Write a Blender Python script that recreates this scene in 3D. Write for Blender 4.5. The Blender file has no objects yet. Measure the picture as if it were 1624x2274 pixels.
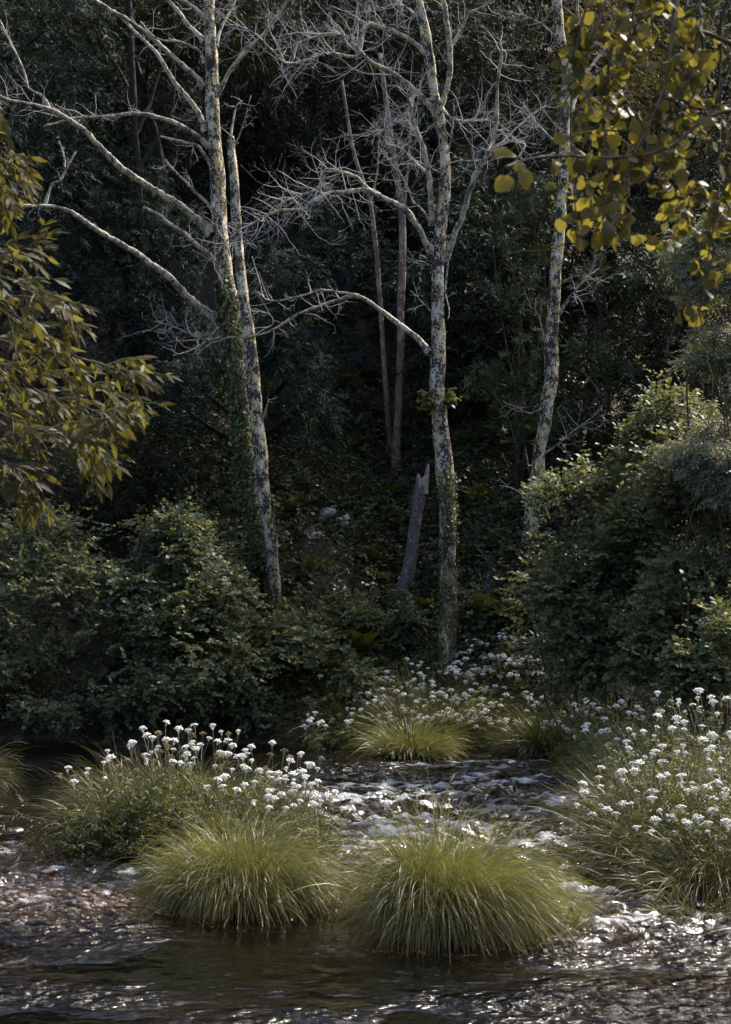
import bpy, math
import numpy as np
from mathutils import Vector

rng = np.random.default_rng(11)
SC = bpy.context.scene
COL = SC.collection
PI = math.pi

# ------------------------------------------------------------------ camera, sky, sun, exposure
CAMZ = 2.4
FV, CX, CY = 3158.0, 812.0, 1137.0          # the photograph measured on a 1624 x 2274 grid
PITCH = math.atan((1326 - 1137) / FV)
cam_d = bpy.data.cameras.new("camera")
cam = bpy.data.objects.new("camera", cam_d)
COL.objects.link(cam)
cam_d.sensor_fit = 'VERTICAL'
cam_d.sensor_height = 36.0
cam_d.lens = 50.0
cam.location = (0, 0, CAMZ)
cam.rotation_euler = (PI / 2 + PITCH, 0, 0)
cam_d.clip_start = 0.1
cam_d.clip_end = 500
cam_d.dof.use_dof = True
cam_d.dof.focus_distance = 24.0
cam_d.dof.aperture_fstop = 8.0
SC.camera = cam

SUN_EL, SUN_AZ = math.radians(46), math.radians(47)      # azimuth to the right of straight ahead
SDIR = Vector((math.sin(SUN_AZ) * math.cos(SUN_EL), math.cos(SUN_AZ) * math.cos(SUN_EL), math.sin(SUN_EL)))
world = bpy.data.worlds.new("World")
SC.world = world
world.use_nodes = True
wn = world.node_tree
wn.nodes.clear()
w_out = wn.nodes.new("ShaderNodeOutputWorld")
w_bg = wn.nodes.new("ShaderNodeBackground")
w_sky = wn.nodes.new("ShaderNodeTexSky")
w_sky.sky_type = 'NISHITA'
w_sky.sun_disc = False
w_sky.sun_elevation = SUN_EL
w_sky.sun_rotation = SUN_AZ
w_sky.air_density = 0.8
w_sky.dust_density = 4.0
w_sky.ozone_density = 1.0
w_bg.inputs["Strength"].default_value = 0.15
wn.links.new(w_sky.outputs[0], w_bg.inputs[0])
wn.links.new(w_bg.outputs[0], w_out.inputs[0])

sun_d = bpy.data.lights.new("sun", 'SUN')
sun_d.energy = 3.3
sun_d.angle = math.radians(0.6)
sun_d.color = (1.0, 0.93, 0.84)
sun = bpy.data.objects.new("sun", sun_d)
COL.objects.link(sun)
sun.location = (20, 20, 40)
sun.rotation_euler = SDIR.to_track_quat('Z', 'Y').to_euler()

SC.view_settings.view_transform = 'Standard'
SC.view_settings.look = 'None'
SC.view_settings.gamma = 1.0
SC.view_settings.use_curve_mapping = False
SC.view_settings.exposure = 1.42
SC.render.engine = 'CYCLES'
SC.cycles.max_bounces = 8
SC.cycles.transparent_max_bounces = 12
SC.cycles.caustics_reflective = False
SC.cycles.caustics_refractive = False
SC.cycles.sample_clamp_indirect = 4.0


# ------------------------------------------------------------------ picture <-> place
def at(vx, vy, Y):
    u = (CY - vy) / FV
    dy = math.cos(PITCH) - u * math.sin(PITCH)
    dz = math.sin(PITCH) + u * math.cos(PITCH)
    t = Y / dy
    return np.array([(vx - CX) / FV * t, Y, CAMZ + dz * t])


def proj(P):
    P = np.asarray(P, float)
    x, y, z = P[..., 0], P[..., 1], P[..., 2] - CAMZ
    f = y * math.cos(PITCH) + z * math.sin(PITCH)
    u = -y * math.sin(PITCH) + z * math.cos(PITCH)
    f = np.maximum(f, 0.01)
    return CX + FV * x / f, CY - FV * u / f


# ------------------------------------------------------------------ noise
def _hash(ix, iy, iz, s):
    h = (ix.astype(np.int64) * 374761393 + iy.astype(np.int64) * 668265263 + iz.astype(np.int64) * 2147483647 + s * 974711) & 0xFFFFFFFF
    h = ((h ^ (h >> 13)) * 1274126177) & 0xFFFFFFFF
    h = h ^ (h >> 16)
    return (h & 0xFFFF) / 32767.5 - 1.0


def vnoise(x, y, z=0.0, s=0):
    x, y, z = np.broadcast_arrays(np.asarray(x, float), np.asarray(y, float), np.asarray(z, float))
    ix, iy, iz = np.floor(x), np.floor(y), np.floor(z)
    fx, fy, fz = x - ix, y - iy, z - iz
    fx, fy, fz = [f * f * f * (f * (f * 6 - 15) + 10) for f in (fx, fy, fz)]
    r = 0
    for a in (0, 1):
        for b in (0, 1):
            for c in (0, 1):
                w = (fx if a else 1 - fx) * (fy if b else 1 - fy) * (fz if c else 1 - fz)
                r = r + w * _hash(ix + a, iy + b, iz + c, s)
    return r


def fbm(x, y, z=0.0, o=4, s=0):
    r, a, f = 0, 1.0, 1.0
    for k in range(o):
        r = r + a * vnoise(np.asarray(x) * f + 7.3 * k, np.asarray(y) * f - 3.1 * k, np.asarray(z) * f, s + k)
        a *= 0.5
        f *= 2.03
    return r


def sstep(a, b, x):
    t = np.clip((np.asarray(x, float) - a) / (b - a), 0, 1)
    return t * t * (3 - 2 * t)


def unit(V):
    V = np.asarray(V, float)
    return V / np.maximum(np.linalg.norm(V, axis=-1, keepdims=True), 1e-9)


# ------------------------------------------------------------------ mesh building
class MB:
    def __init__(self):
        self.V, self.F, self.A, self.n = [], [], [], 0

    def add(self, V, F, attr=None):
        V = np.asarray(V, float).reshape(-1, 3)
        if len(V) == 0:
            return
        Fs = F if isinstance(F, list) and len(F) and isinstance(F[0], np.ndarray) else [np.asarray(F)]
        for f in Fs:
            if len(f):
                self.F.append(np.asarray(f, np.int64) + self.n)
        self.V.append(V)
        self.A.append(np.zeros(len(V)) if attr is None else np.asarray(attr, float).ravel())
        self.n += len(V)

    def mesh(self, name, mat, off=(0, 0, 0), smooth=True, attr=None):
        me = bpy.data.meshes.new(name)
        V = np.concatenate(self.V) - np.asarray(off, float)
        me.vertices.add(len(V))
        me.vertices.foreach_set("co", V.ravel())
        tot = np.concatenate([np.full(len(f), f.shape[1]) for f in self.F])
        idx = np.concatenate([f.ravel() for f in self.F])
        me.loops.add(len(idx))
        me.loops.foreach_set("vertex_index", idx.astype(np.int32))
        me.polygons.add(len(tot))
        me.polygons.foreach_set("loop_start", (np.cumsum(tot) - tot).astype(np.int32))
        me.polygons.foreach_set("loop_total", tot.astype(np.int32))
        if smooth:
            me.polygons.foreach_set("use_smooth", np.ones(len(tot), bool))
        if attr:
            a = me.attributes.new(attr, 'FLOAT', 'POINT')
            a.data.foreach_set("value", np.concatenate(self.A).astype(np.float32))
        me.update(calc_edges=True)
        if mat:
            me.materials.append(mat)
        return me

    def build(self, name, mat, parent=None, smooth=True, attr=None, stuff=False):
        off = parent['_base'] if parent is not None else (0, 0, 0)
        me = self.mesh(name, mat, off, smooth, attr)
        o = bpy.data.objects.new(name, me)
        COL.objects.link(o)
        if parent is not None:
            o.parent = parent
            o['_base'] = parent['_base']
        else:
            o['_base'] = (0.0, 0.0, 0.0)
        if stuff:
            o['kind'] = 'stuff'
        return o


def tag(o, label=None, cat=None, group=None, kind=None):
    for k, v in (('label', label), ('category', cat), ('group', group), ('kind', kind)):
        if v:
            o[k] = v
    return o


def thing(name, label, cat, loc, group=None):
    o = bpy.data.objects.new(name, None)
    o.empty_display_size = 0.1
    COL.objects.link(o)
    o.location = [float(c) for c in loc]
    o['_base'] = [float(c) for c in loc]
    return tag(o, label, cat, group)


def catmull(P, per=6):
    P = np.asarray(P, float)
    if len(P) < 3:
        t = np.linspace(0, 1, per + 1)[:, None]
        return P[0] * (1 - t) + P[-1] * t
    Q = np.vstack([2 * P[0] - P[1], P, 2 * P[-1] - P[-2]])
    out = []
    for i in range(1, len(Q) - 2):
        t = (np.arange(per) / per)[:, None]
        a, b, c, d = Q[i - 1], Q[i], Q[i + 1], Q[i + 2]
        out.append(0.5 * (2 * b + (c - a) * t + (2 * a - 5 * b + 4 * c - d) * t * t + (3 * b - a - 3 * c + d) * t ** 3))
    out.append(P[-1:])
    return np.vstack(out)


def tube(P, R, sides=8, lump=0.0, cap=True, seed=0):
    P = np.asarray(P, float)
    R = np.asarray(R, float)
    n = len(P)
    T = unit(np.gradient(P, axis=0))
    ref = np.array([0.3, 1.0, 0.1]) if abs(T[0][1]) < 0.9 else np.array([1.0, 0, 0.2])
    U = np.zeros_like(P)
    u = ref
    for i in range(n):
        u = u - T[i] * np.dot(u, T[i])
        u = u / max(np.linalg.norm(u), 1e-9)
        U[i] = u
    W = np.cross(T, U)
    a = np.arange(sides) / sides * 2 * PI
    rr = R[:, None] * np.ones(sides)[None]
    if lump:
        s = np.concatenate([[0], np.cumsum(np.linalg.norm(np.diff(P, axis=0), axis=1))])
        rr = rr * (1 + lump * fbm(np.cos(a)[None] * 1.3 + seed * 3.7, np.sin(a)[None] * 1.3, s[:, None] * 2.2, 3))
    V = P[:, None] + rr[..., None] * (np.cos(a)[None, :, None] * U[:, None] + np.sin(a)[None, :, None] * W[:, None])
    V = V.reshape(-1, 3)
    i = np.arange(n - 1)[:, None] * sides
    k = np.arange(sides)[None]
    k2 = (k + 1) % sides
    F = np.stack([i + k, i + k2, i + sides + k2, i + sides + k], -1).reshape(-1, 4)
    Fs = [F]
    if cap:
        V = np.vstack([V, P[-1] + T[-1] * R[-1] * 0.5])
        b = (n - 1) * sides
        kk = np.arange(sides)
        Fs.append(np.stack([b + kk, b + (kk + 1) % sides, np.full(sides, n * sides)], -1))
    return V, Fs


def leaves(mb, tmpl, P, D, N, S, attr=None):
    """copies of a leaf template (verts, [faces]) at P, tip along D, upper side N, length S"""
    if len(P) == 0:
        return
    tv, tf = tmpl
    D = unit(D)
    X = unit(np.cross(D, N))
    Z = np.cross(X, D)
    S = np.broadcast_to(np.asarray(S, float), (len(P),))
    V = P[:, None] + S[:, None, None] * (tv[None, :, 0:1] * X[:, None] + tv[None, :, 1:2] * D[:, None] + tv[None, :, 2:3] * Z[:, None])
    k = len(tv)
    Fs = [(f[None] + (np.arange(len(P)) * k)[:, None, None]).reshape(-1, f.shape[1]) for f in tf]
    mb.add(V, Fs, None if attr is None else np.repeat(attr, k))


def leaf_shape(half, fold=0.15, droop=0.12, serr=0.0):
    """half: list of (y, half width); midrib strip with two sides"""
    half = np.array(half, float)
    n = len(half)
    v = []
    for i, (y, w) in enumerate(half):
        z = -droop * y * y
        e = w * (1 + (serr if i % 2 else -serr))
        v += [(-e, y, z + fold * w), (0, y, z), (e, y, z + fold * w)]
    f = []
    for i in range(n - 1):
        a, b = 3 * i, 3 * i + 3
        f += [(a, a + 1, b + 1, b), (a + 1, a + 2, b + 2, b + 1)]
    return np.array(v), [np.array(f)]


L_DIAM = (np.array([(0, 0, 0), (-.16, .45, .04), (0, 1, -.1), (.16, .45, .04)]), [np.array([(0, 1, 2), (0, 2, 3)])])
L_LANCE = (np.array([(0, 0, 0), (-.13, .4, .05), (0, .45, 0), (.13, .4, .05), (0, 1, -.18)]), [np.array([(0, 1, 2), (0, 2, 3), (1, 4, 2), (2, 4, 3)])])
L_ROUND = (np.array([(0, 0, 0), (-.3, .25, .07), (-.36, .6, .08), (0, 1, -.1), (.36, .6, .08), (.3, .25, .07), (0, .5, 0)]),
           [np.array([(0, 1, 6), (1, 2, 6), (2, 3, 6), (3, 4, 6), (4, 5, 6), (5, 0, 6)])])
L_ASH = leaf_shape([(0, .01), (.1, .05), (.22, .105), (.34, .14), (.46, .145), (.58, .13), (.7, .1), (.8, .07), (.9, .035), (1, .003)], .16, .14, .1)
L_BIG = leaf_shape([(0, .02), (.05, .2), (.15, .33), (.3, .43), (.45, .47), (.6, .45), (.75, .37), (.87, .24), (.95, .12), (1, .01)], .12, .14, .035)


# ------------------------------------------------------------------ materials
def newmat(name):
    m = bpy.data.materials.new(name)
    m.use_nodes = True
    nt = m.node_tree
    nt.nodes.clear()
    out = nt.nodes.new("ShaderNodeOutputMaterial")
    return m, nt, out


def N(nt, typ, ins=None, **kw):
    n = nt.nodes.new(typ)
    for k, v in kw.items():
        setattr(n, k, v)
    for k, v in (ins or {}).items():
        if isinstance(v, bpy.types.NodeSocket):
            nt.links.new(v, n.inputs[k])
        else:
            n.inputs[k].default_value = v
    return n


def ramp(nt, fac, stops, interp='LINEAR'):
    r = nt.nodes.new("ShaderNodeValToRGB")
    r.color_ramp.interpolation = interp
    e = r.color_ramp.elements
    while len(e) < len(stops):
        e.new(0.5)
    for i, (p, c) in enumerate(stops):
        e[i].position = p
        e[i].color = (*c, 1) if len(c) == 3 else c
    nt.links.new(fac, r.inputs[0])
    return r.outputs[0]


def g(v):
    return (v, v, v)


def mixc(nt, f, a, b):
    n = nt.nodes.new("ShaderNodeMix")
    n.data_type = 'RGBA'
    for i, v in ((0, f), (6, a), (7, b)):
        if isinstance(v, bpy.types.NodeSocket):
            nt.links.new(v, n.inputs[i])
        else:
            n.inputs[i].default_value = (*v, 1) if isinstance(v, tuple) and len(v) == 3 else v
    return n.outputs[2]


def leaf_mat(name, cols, trans=0.4, rough=0.5, spec=0.35, tcol=(1.5, 1.35, 0.7), grass=False):
    m, nt, out = newmat(name)
    geo = N(nt, "ShaderNodeNewGeometry")
    oi = N(nt, "ShaderNodeObjectInfo")
    a = N(nt, "ShaderNodeMath", {0: geo.outputs["Random Per Island"], 1: oi.outputs["Random"]}, operation='ADD')
    fr = N(nt, "ShaderNodeMath", {0: a.outputs[0]}, operation='FRACT')
    c = ramp(nt, fr.outputs[0], [(i / max(1, len(cols) - 1), k) for i, k in enumerate(cols)])
    tx = N(nt, "ShaderNodeTexNoise", {"Vector": geo.outputs["Position"], "Scale": 1.3, "Detail": 2.0})
    v = ramp(nt, tx.outputs[0], [(0.3, g(0.72)), (0.7, g(1.25))])
    mm = N(nt, "ShaderNodeMix", data_type='RGBA', blend_type='MULTIPLY')
    mm.inputs[0].default_value = 1
    nt.links.new(c, mm.inputs[6])
    nt.links.new(v, mm.inputs[7])
    c = mm.outputs[2]
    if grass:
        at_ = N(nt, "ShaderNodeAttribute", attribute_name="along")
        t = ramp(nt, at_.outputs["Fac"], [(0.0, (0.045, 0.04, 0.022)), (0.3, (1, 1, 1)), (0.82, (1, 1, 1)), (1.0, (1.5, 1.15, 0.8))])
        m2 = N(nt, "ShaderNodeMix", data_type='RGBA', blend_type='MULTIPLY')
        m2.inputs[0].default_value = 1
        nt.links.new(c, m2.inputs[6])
        tt = ramp(nt, at_.outputs["Fac"], [(0.0, (0.30, 0.24, 0.2)), (0.2, (0.42, 0.38, 0.34)), (0.5, (0.85, 0.86, 0.85)), (0.8, (1.1, 1.08, 1.03)), (1.0, (1.7, 1.35, 0.9))])  # shade inside the tussock painted into the brown blade feet; straw tips
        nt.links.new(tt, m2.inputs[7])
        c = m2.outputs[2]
    p = N(nt, "ShaderNodeBsdfPrincipled", {"Base Color": c, "Roughness": rough, "Specular IOR Level": spec})
    tm = N(nt, "ShaderNodeMix", data_type='RGBA', blend_type='MULTIPLY')
    tm.inputs[0].default_value = 1
    nt.links.new(c, tm.inputs[6])
    tm.inputs[7].default_value = (*tcol, 1)
    tr = N(nt, "ShaderNodeBsdfTranslucent", {"Color": tm.outputs[2]})
    mx = N(nt, "ShaderNodeMixShader", {0: trans, 1: p.outputs[0], 2: tr.outputs[0]})
    nt.links.new(mx.outputs[0], out.inputs[0])
    return m


def bark_mat(name, dark, mid, lichen, yellow, amount=0.5, scale=1.0, moss=None, moss_h=(0, 0), bump=0.6):
    m, nt, out = newmat(name)
    geo = N(nt, "ShaderNodeNewGeometry")
    pos = geo.outputs["Position"]
    mp = N(nt, "ShaderNodeMapping", {"Vector": pos, "Scale": (1, 1, 0.7)})
    n1 = N(nt, "ShaderNodeTexNoise", {"Vector": mp.outputs[0], "Scale": 9 * scale, "Detail": 6.0, "Roughness": 0.65})
    n2 = N(nt, "ShaderNodeTexNoise", {"Vector": mp.outputs[0], "Scale": 26 * scale, "Detail": 4.0, "Roughness": 0.7})
    n3 = N(nt, "ShaderNodeTexNoise", {"Vector": mp.outputs[0], "Scale": 3.5 * scale, "Detail": 3.0})
    vo = N(nt, "ShaderNodeTexVoronoi", {"Vector": mp.outputs[0], "Scale": 17 * scale, "Randomness": 1.0})
    base = mixc(nt, ramp(nt, n2.outputs[0], [(0.35, g(0)), (0.65, g(1))]), dark, mid)
    big = N(nt, "ShaderNodeMath", {0: n1.outputs[0], 1: n3.outputs[0]}, operation='ADD')
    n2s = N(nt, "ShaderNodeMath", {0: n2.outputs[0], 1: 1.25}, operation='MULTIPLY')
    n5 = N(nt, "ShaderNodeTexNoise", {"Vector": mp.outputs[0], "Scale": 60 * scale, "Detail": 3.0, "Roughness": 0.7})
    n5s = N(nt, "ShaderNodeMath", {0: n5.outputs[0], 1: 0.55}, operation='MULTIPLY')
    b2 = N(nt, "ShaderNodeMath", {0: big.outputs[0], 1: n2s.outputs[0]}, operation='ADD')
    big2 = N(nt, "ShaderNodeMath", {0: b2.outputs[0], 1: n5s.outputs[0]}, operation='ADD')
    t0 = 2.14 - 0.48 * amount
    lm = ramp(nt, N(nt, "ShaderNodeMath", {0: big2.outputs[0], 1: 3.8}, operation='DIVIDE').outputs[0],
              [(t0 / 3.8 - .004, g(0)), (t0 / 3.8 + 0.022, g(1))])
    ly = ramp(nt, N(nt, "ShaderNodeTexNoise", {"Vector": pos, "Scale": 4.5 * scale, "Detail": 3.0}).outputs[0], [(0.42, g(0)), (0.56, g(1))])
    lc = mixc(nt, ly, lichen, yellow)
    vr = ramp(nt, vo.outputs["Distance"], [(0.0, g(1.1)), (0.6, g(0.75))])
    lmul = N(nt, "ShaderNodeMix", data_type='RGBA', blend_type='MULTIPLY')
    lmul.inputs[0].default_value = 1
    nt.links.new(lc, lmul.inputs[6])
    nt.links.new(vr, lmul.inputs[7])
    col = mixc(nt, lm, base, lmul.outputs[2])
    if moss:
        sz = N(nt, "ShaderNodeSeparateXYZ", {0: pos})
        h = N(nt, "ShaderNodeMath", {0: sz.outputs[2], 1: N(nt, "ShaderNodeMath", {0: n3.outputs[0], 1: 3.0}, operation='MULTIPLY').outputs[0]}, operation='SUBTRACT')
        mr = N(nt, "ShaderNodeMapRange", {0: h.outputs[0], 1: moss_h[0] - 1.5, 2: moss_h[1] - 1.5, 3: 1.0, 4: 0.0})
        mf = N(nt, "ShaderNodeMath", {0: mr.outputs[0], 1: ramp(nt, n1.outputs[0], [(0.42, g(0)), (0.58, g(1))])}, operation='MULTIPLY')
        col = mixc(nt, mf.outputs[0], col, moss)
    hsum = N(nt, "ShaderNodeMath", {0: n2.outputs[0], 1: lm}, operation='ADD')
    b = N(nt, "ShaderNodeBump", {"Height": hsum.outputs[0], "Strength": bump, "Distance": 0.02})
    p = N(nt, "ShaderNodeBsdfPrincipled", {"Base Color": col, "Roughness": 0.85, "Specular IOR Level": 0.2, "Normal": b.outputs[0]})
    nt.links.new(p.outputs[0], out.inputs[0])
    return m


def plain_mat(name, c0, c1, scale=8.0, rough=0.8, bump=0.4, spec=0.3, dist=0.02):
    m, nt, out = newmat(name)
    geo = N(nt, "ShaderNodeNewGeometry")
    oi = N(nt, "ShaderNodeObjectInfo")
    n = N(nt, "ShaderNodeTexNoise", {"Vector": geo.outputs["Position"], "Scale": scale, "Detail": 6.0, "Roughness": 0.65})
    s = N(nt, "ShaderNodeMath", {0: n.outputs[0], 1: N(nt, "ShaderNodeMath", {0: geo.outputs["Random Per Island"], 1: oi.outputs["Random"]}, operation='MULTIPLY').outputs[0]}, operation='ADD')
    c = ramp(nt, N(nt, "ShaderNodeMath", {0: s.outputs[0], 1: 0.62}, operation='MULTIPLY').outputs[0], [(0.22, c0), (0.62, c1)])
    b = N(nt, "ShaderNodeBump", {"Height": n.outputs[0], "Strength": bump, "Distance": dist})
    p = N(nt, "ShaderNodeBsdfPrincipled", {"Base Color": c, "Roughness": rough, "Specular IOR Level": spec, "Normal": b.outputs[0]})
    nt.links.new(p.outputs[0], out.inputs[0])
    return m


M = {}
M['bark'] = bark_mat("lichened_bark", (0.018, 0.014, 0.013), (0.075, 0.062, 0.058), (0.68, 0.62, 0.51), (0.58, 0.49, 0.25), 0.55, 1.3, (0.055, 0.050, 0.014), (1.6, 4.2))
M['limb'] = bark_mat("lichened_limb", (0.04, 0.035, 0.035), (0.15, 0.14, 0.14), (0.64, 0.59, 0.52), (0.56, 0.48, 0.27), 0.66, 2.6)
M['twig'] = plain_mat("dead_twig", (0.30, 0.275, 0.25), (0.60, 0.56, 0.51), 12, 0.8, 0.2)
M['farbark'] = bark_mat("pink_bark", (0.07, 0.042, 0.036), (0.21, 0.135, 0.115), (0.40, 0.30, 0.26), (0.28, 0.24, 0.18), 0.55, 1.2, (0.05, 0.035, 0.012), (5.5, 8.0))
M['mossbark'] = bark_mat("mossy_bark", (0.03, 0.025, 0.018), (0.08, 0.07, 0.05), (0.16, 0.15, 0.12), (0.12, 0.11, 0.05), 0.4)
M['darkbark'] = bark_mat('dark_bark', (0.012, 0.010, 0.008), (0.03, 0.026, 0.02), (0.05, 0.048, 0.04), (0.04, 0.038, 0.02), 0.3)
M['snag'] = bark_mat("snag_bark", (0.05, 0.042, 0.042), (0.16, 0.14, 0.138), (0.34, 0.31, 0.31), (0.24, 0.18, 0.15), 0.4, 1.6, bump=1.0)
M['snagwood'] = plain_mat("split_wood", (0.07, 0.052, 0.044), (0.26, 0.215, 0.195), 14, 0.85, 0.8)
M['nearbark'] = plain_mat("bough_bark", (0.035, 0.025, 0.016), (0.10, 0.075, 0.045), 30, 0.8, 0.4)
M['stem'] = leaf_mat("green_stem", [(0.10, 0.11, 0.045), (0.15, 0.14, 0.06)], 0.1)
M['round'] = leaf_mat("round_leaf", [(0.06, 0.06, 0.015), (0.11, 0.10, 0.022), (0.17, 0.148, 0.034), (0.04, 0.042, 0.012), (0.125, 0.108, 0.028)], 0.5, 0.55, 0.25, (1.8, 1.65, 1.0))
M['ash'] = leaf_mat("ash_leaf", [(0.038, 0.039, 0.013), (0.056, 0.053, 0.017), (0.085, 0.076, 0.026), (0.042, 0.044, 0.015)], 0.55, 0.5, 0.14, (2.0, 1.85, 0.9))
M['alder'] = leaf_mat("alder_leaf", [(0.07, 0.095, 0.05), (0.10, 0.125, 0.064), (0.16, 0.16, 0.066), (0.08, 0.11, 0.07), (0.23, 0.22, 0.105), (0.09, 0.11, 0.058)], 0.35, 0.55, 0.25)
M['hazel'] = leaf_mat("hazel_leaf", [(0.055, 0.072, 0.036), (0.085, 0.105, 0.05), (0.20, 0.20, 0.10), (0.06, 0.082, 0.048), (0.065, 0.08, 0.036), (0.10, 0.12, 0.062)], 0.35, 0.55, 0.22)
M['willow'] = leaf_mat("pale_willow_leaf", [(0.12, 0.15, 0.105), (0.16, 0.19, 0.14), (0.21, 0.19, 0.10), (0.10, 0.135, 0.105)], 0.35, 0.5, 0.3)
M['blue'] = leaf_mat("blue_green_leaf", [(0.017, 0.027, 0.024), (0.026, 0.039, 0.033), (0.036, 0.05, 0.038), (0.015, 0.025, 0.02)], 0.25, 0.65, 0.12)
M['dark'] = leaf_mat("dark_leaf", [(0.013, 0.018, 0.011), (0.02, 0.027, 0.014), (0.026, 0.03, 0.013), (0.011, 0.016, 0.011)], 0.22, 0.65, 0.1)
M['gold'] = leaf_mat("dark_gold_leaf", [(0.03, 0.034, 0.012), (0.05, 0.05, 0.014), (0.10, 0.08, 0.014), (0.025, 0.032, 0.016)], 0.35, 0.6, 0.15)
M['rhodo'] = leaf_mat("rhododendron_leaf", [(0.03, 0.046, 0.022), (0.045, 0.062, 0.028), (0.075, 0.085, 0.03)], 0.15, 0.55, 0.2)
M['under'] = leaf_mat("undergrowth_leaf", [(0.028, 0.032, 0.012), (0.045, 0.045, 0.014), (0.03, 0.045, 0.02), (0.08, 0.055, 0.015), (0.05, 0.06, 0.022)], 0.3, 0.5, 0.3)
M['fern'] = leaf_mat("fern_leaf", [(0.045, 0.06, 0.016), (0.07, 0.075, 0.02), (0.035, 0.05, 0.018)], 0.35, 0.5, 0.3)
M['ivy'] = leaf_mat("ivy_leaf", [(0.04, 0.058, 0.02), (0.065, 0.082, 0.026), (0.12, 0.13, 0.036)], 0.2, 0.5, 0.25)
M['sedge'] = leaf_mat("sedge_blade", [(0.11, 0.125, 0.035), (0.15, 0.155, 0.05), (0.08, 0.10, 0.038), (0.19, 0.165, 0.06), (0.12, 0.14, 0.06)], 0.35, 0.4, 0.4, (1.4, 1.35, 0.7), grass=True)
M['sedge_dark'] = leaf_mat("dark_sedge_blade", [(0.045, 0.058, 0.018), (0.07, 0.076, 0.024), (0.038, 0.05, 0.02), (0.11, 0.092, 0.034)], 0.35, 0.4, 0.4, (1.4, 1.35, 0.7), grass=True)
M['straw'] = leaf_mat('dead_straw', [(0.16, 0.115, 0.06), (0.24, 0.18, 0.10), (0.09, 0.06, 0.035), (0.30, 0.23, 0.12)], 0.2, 0.6, 0.2)
M['herb'] = leaf_mat("herb_leaf", [(0.07, 0.092, 0.032), (0.10, 0.12, 0.042), (0.15, 0.135, 0.045), (0.075, 0.10, 0.046)], 0.35, 0.5, 0.3)
M['white'] = plain_mat("white_floret", (0.70, 0.68, 0.60), (0.86, 0.84, 0.77), 60, 0.7, 0.3)
M['seed'] = plain_mat("seed_floret", (0.16, 0.12, 0.04), (0.34, 0.27, 0.12), 60, 0.7, 0.3)
M['stone'] = plain_mat("bank_stone", (0.12, 0.10, 0.09), (0.42, 0.38, 0.35), 7, 0.8, 0.6)
M['wetstone'] = plain_mat("wet_stone", (0.035, 0.024, 0.020), (0.13, 0.085, 0.065), 9, 0.25, 0.5, 0.6)
M['pebble'] = plain_mat("river_pebble", (0.06, 0.05, 0.046), (0.36, 0.30, 0.27), 5, 0.5, 0.3, 0.5)
M['purple'] = plain_mat("purple_bell", (0.07, 0.05, 0.16), (0.14, 0.10, 0.28), 20, 0.6, 0.2)


# ------------------------------------------------------------------ the ground under everything
def bank_y(x):
    return 23.6 + 0.5 * np.sin(x * 0.9 + 1.0) + 0.35 * np.sin(x * 2.1) + np.where(x > 2.0, -0.6 * np.clip(x - 2.0, 0, 3), 0)


def right_edge(y):
    return np.interp(y, [8.0, 9.6, 10.6, 11.2, 12.0, 13.7, 17, 21.4, 40], [9.0, 4.6, 3.2, 2.72, 2.42, 2.42, 2.6, 2.9, 2.9])


def shallow(x, y):
    vx, vy = proj(np.stack([x, y, np.zeros_like(x)], -1))
    a = np.exp(-(((vx - 60) / 330) ** 2 + ((vy - 1965) / 95) ** 2) ** 2)
    b = np.exp(-(((vx - 1480) / 330) ** 2 + ((vy - 2000) / 90) ** 2) ** 2)
    c = np.exp(-(((vx - 760) / 330) ** 2 + ((vy - 1930) / 110) ** 2) ** 2) * 0.8
    return np.clip(a + b + c, 0, 1)


def terrain(x, y):
    x = np.asarray(x, float)
    y = np.asarray(y, float)
    bed = -0.42 + 0.33 * shallow(x, y) + 0.03 * fbm(x * 1.7, y * 1.7, 0, 3, 5)
    d = y - bank_y(x)
    hb = np.interp(d, [-1.2, 0, 0.9, 2.4, 8, 26, 70, 140], [-0.42, -0.03, 0.8, 1.75, 5.6, 19.5, 52, 60])
    hb = hb + np.where(d > 0.5, 0.18 * fbm(x * 0.6, y * 0.6, 0, 4, 9) * np.clip(d / 3, 0, 2.2), 0)
    dr = x - right_edge(y)
    hr = np.interp(dr, [-0.6, 0, 0.5, 2, 12, 60], [-0.42, -0.04, 0.22, 0.45, 1.6, 12])
    dl = -x - 10.5
    hl = np.interp(dl, [-1, 0, 2, 10, 60], [-0.42, 0, 0.6, 3, 20])
    hn = np.interp(5.6 - y, [-1.0, 0, 1.0, 5, 60], [-0.42, -0.02, 0.5, 0.9, 4])
    return np.maximum.reduce([bed, hb, hr, hl, hn])


def gz(x, y):
    return float(terrain(np.array([x]), np.array([y]))[0])


def ground_hit(vx, vy):
    ys = np.arange(7, 60, 0.05)
    a = np.array([at(vx, vy, y) for y in ys])
    h = terrain(a[:, 0], a[:, 1])
    k = np.argmax(a[:, 2] < np.maximum(h, 0))
    return np.array([a[k, 0], a[k, 1], max(h[k], 0)])


def axis(lo, hi, step, outer):
    core = np.arange(lo, hi + 1e-6, step)
    left = [lo - o for o in outer[::-1]]
    right = [hi + o for o in outer]
    return np.concatenate([left, core, right])


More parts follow.
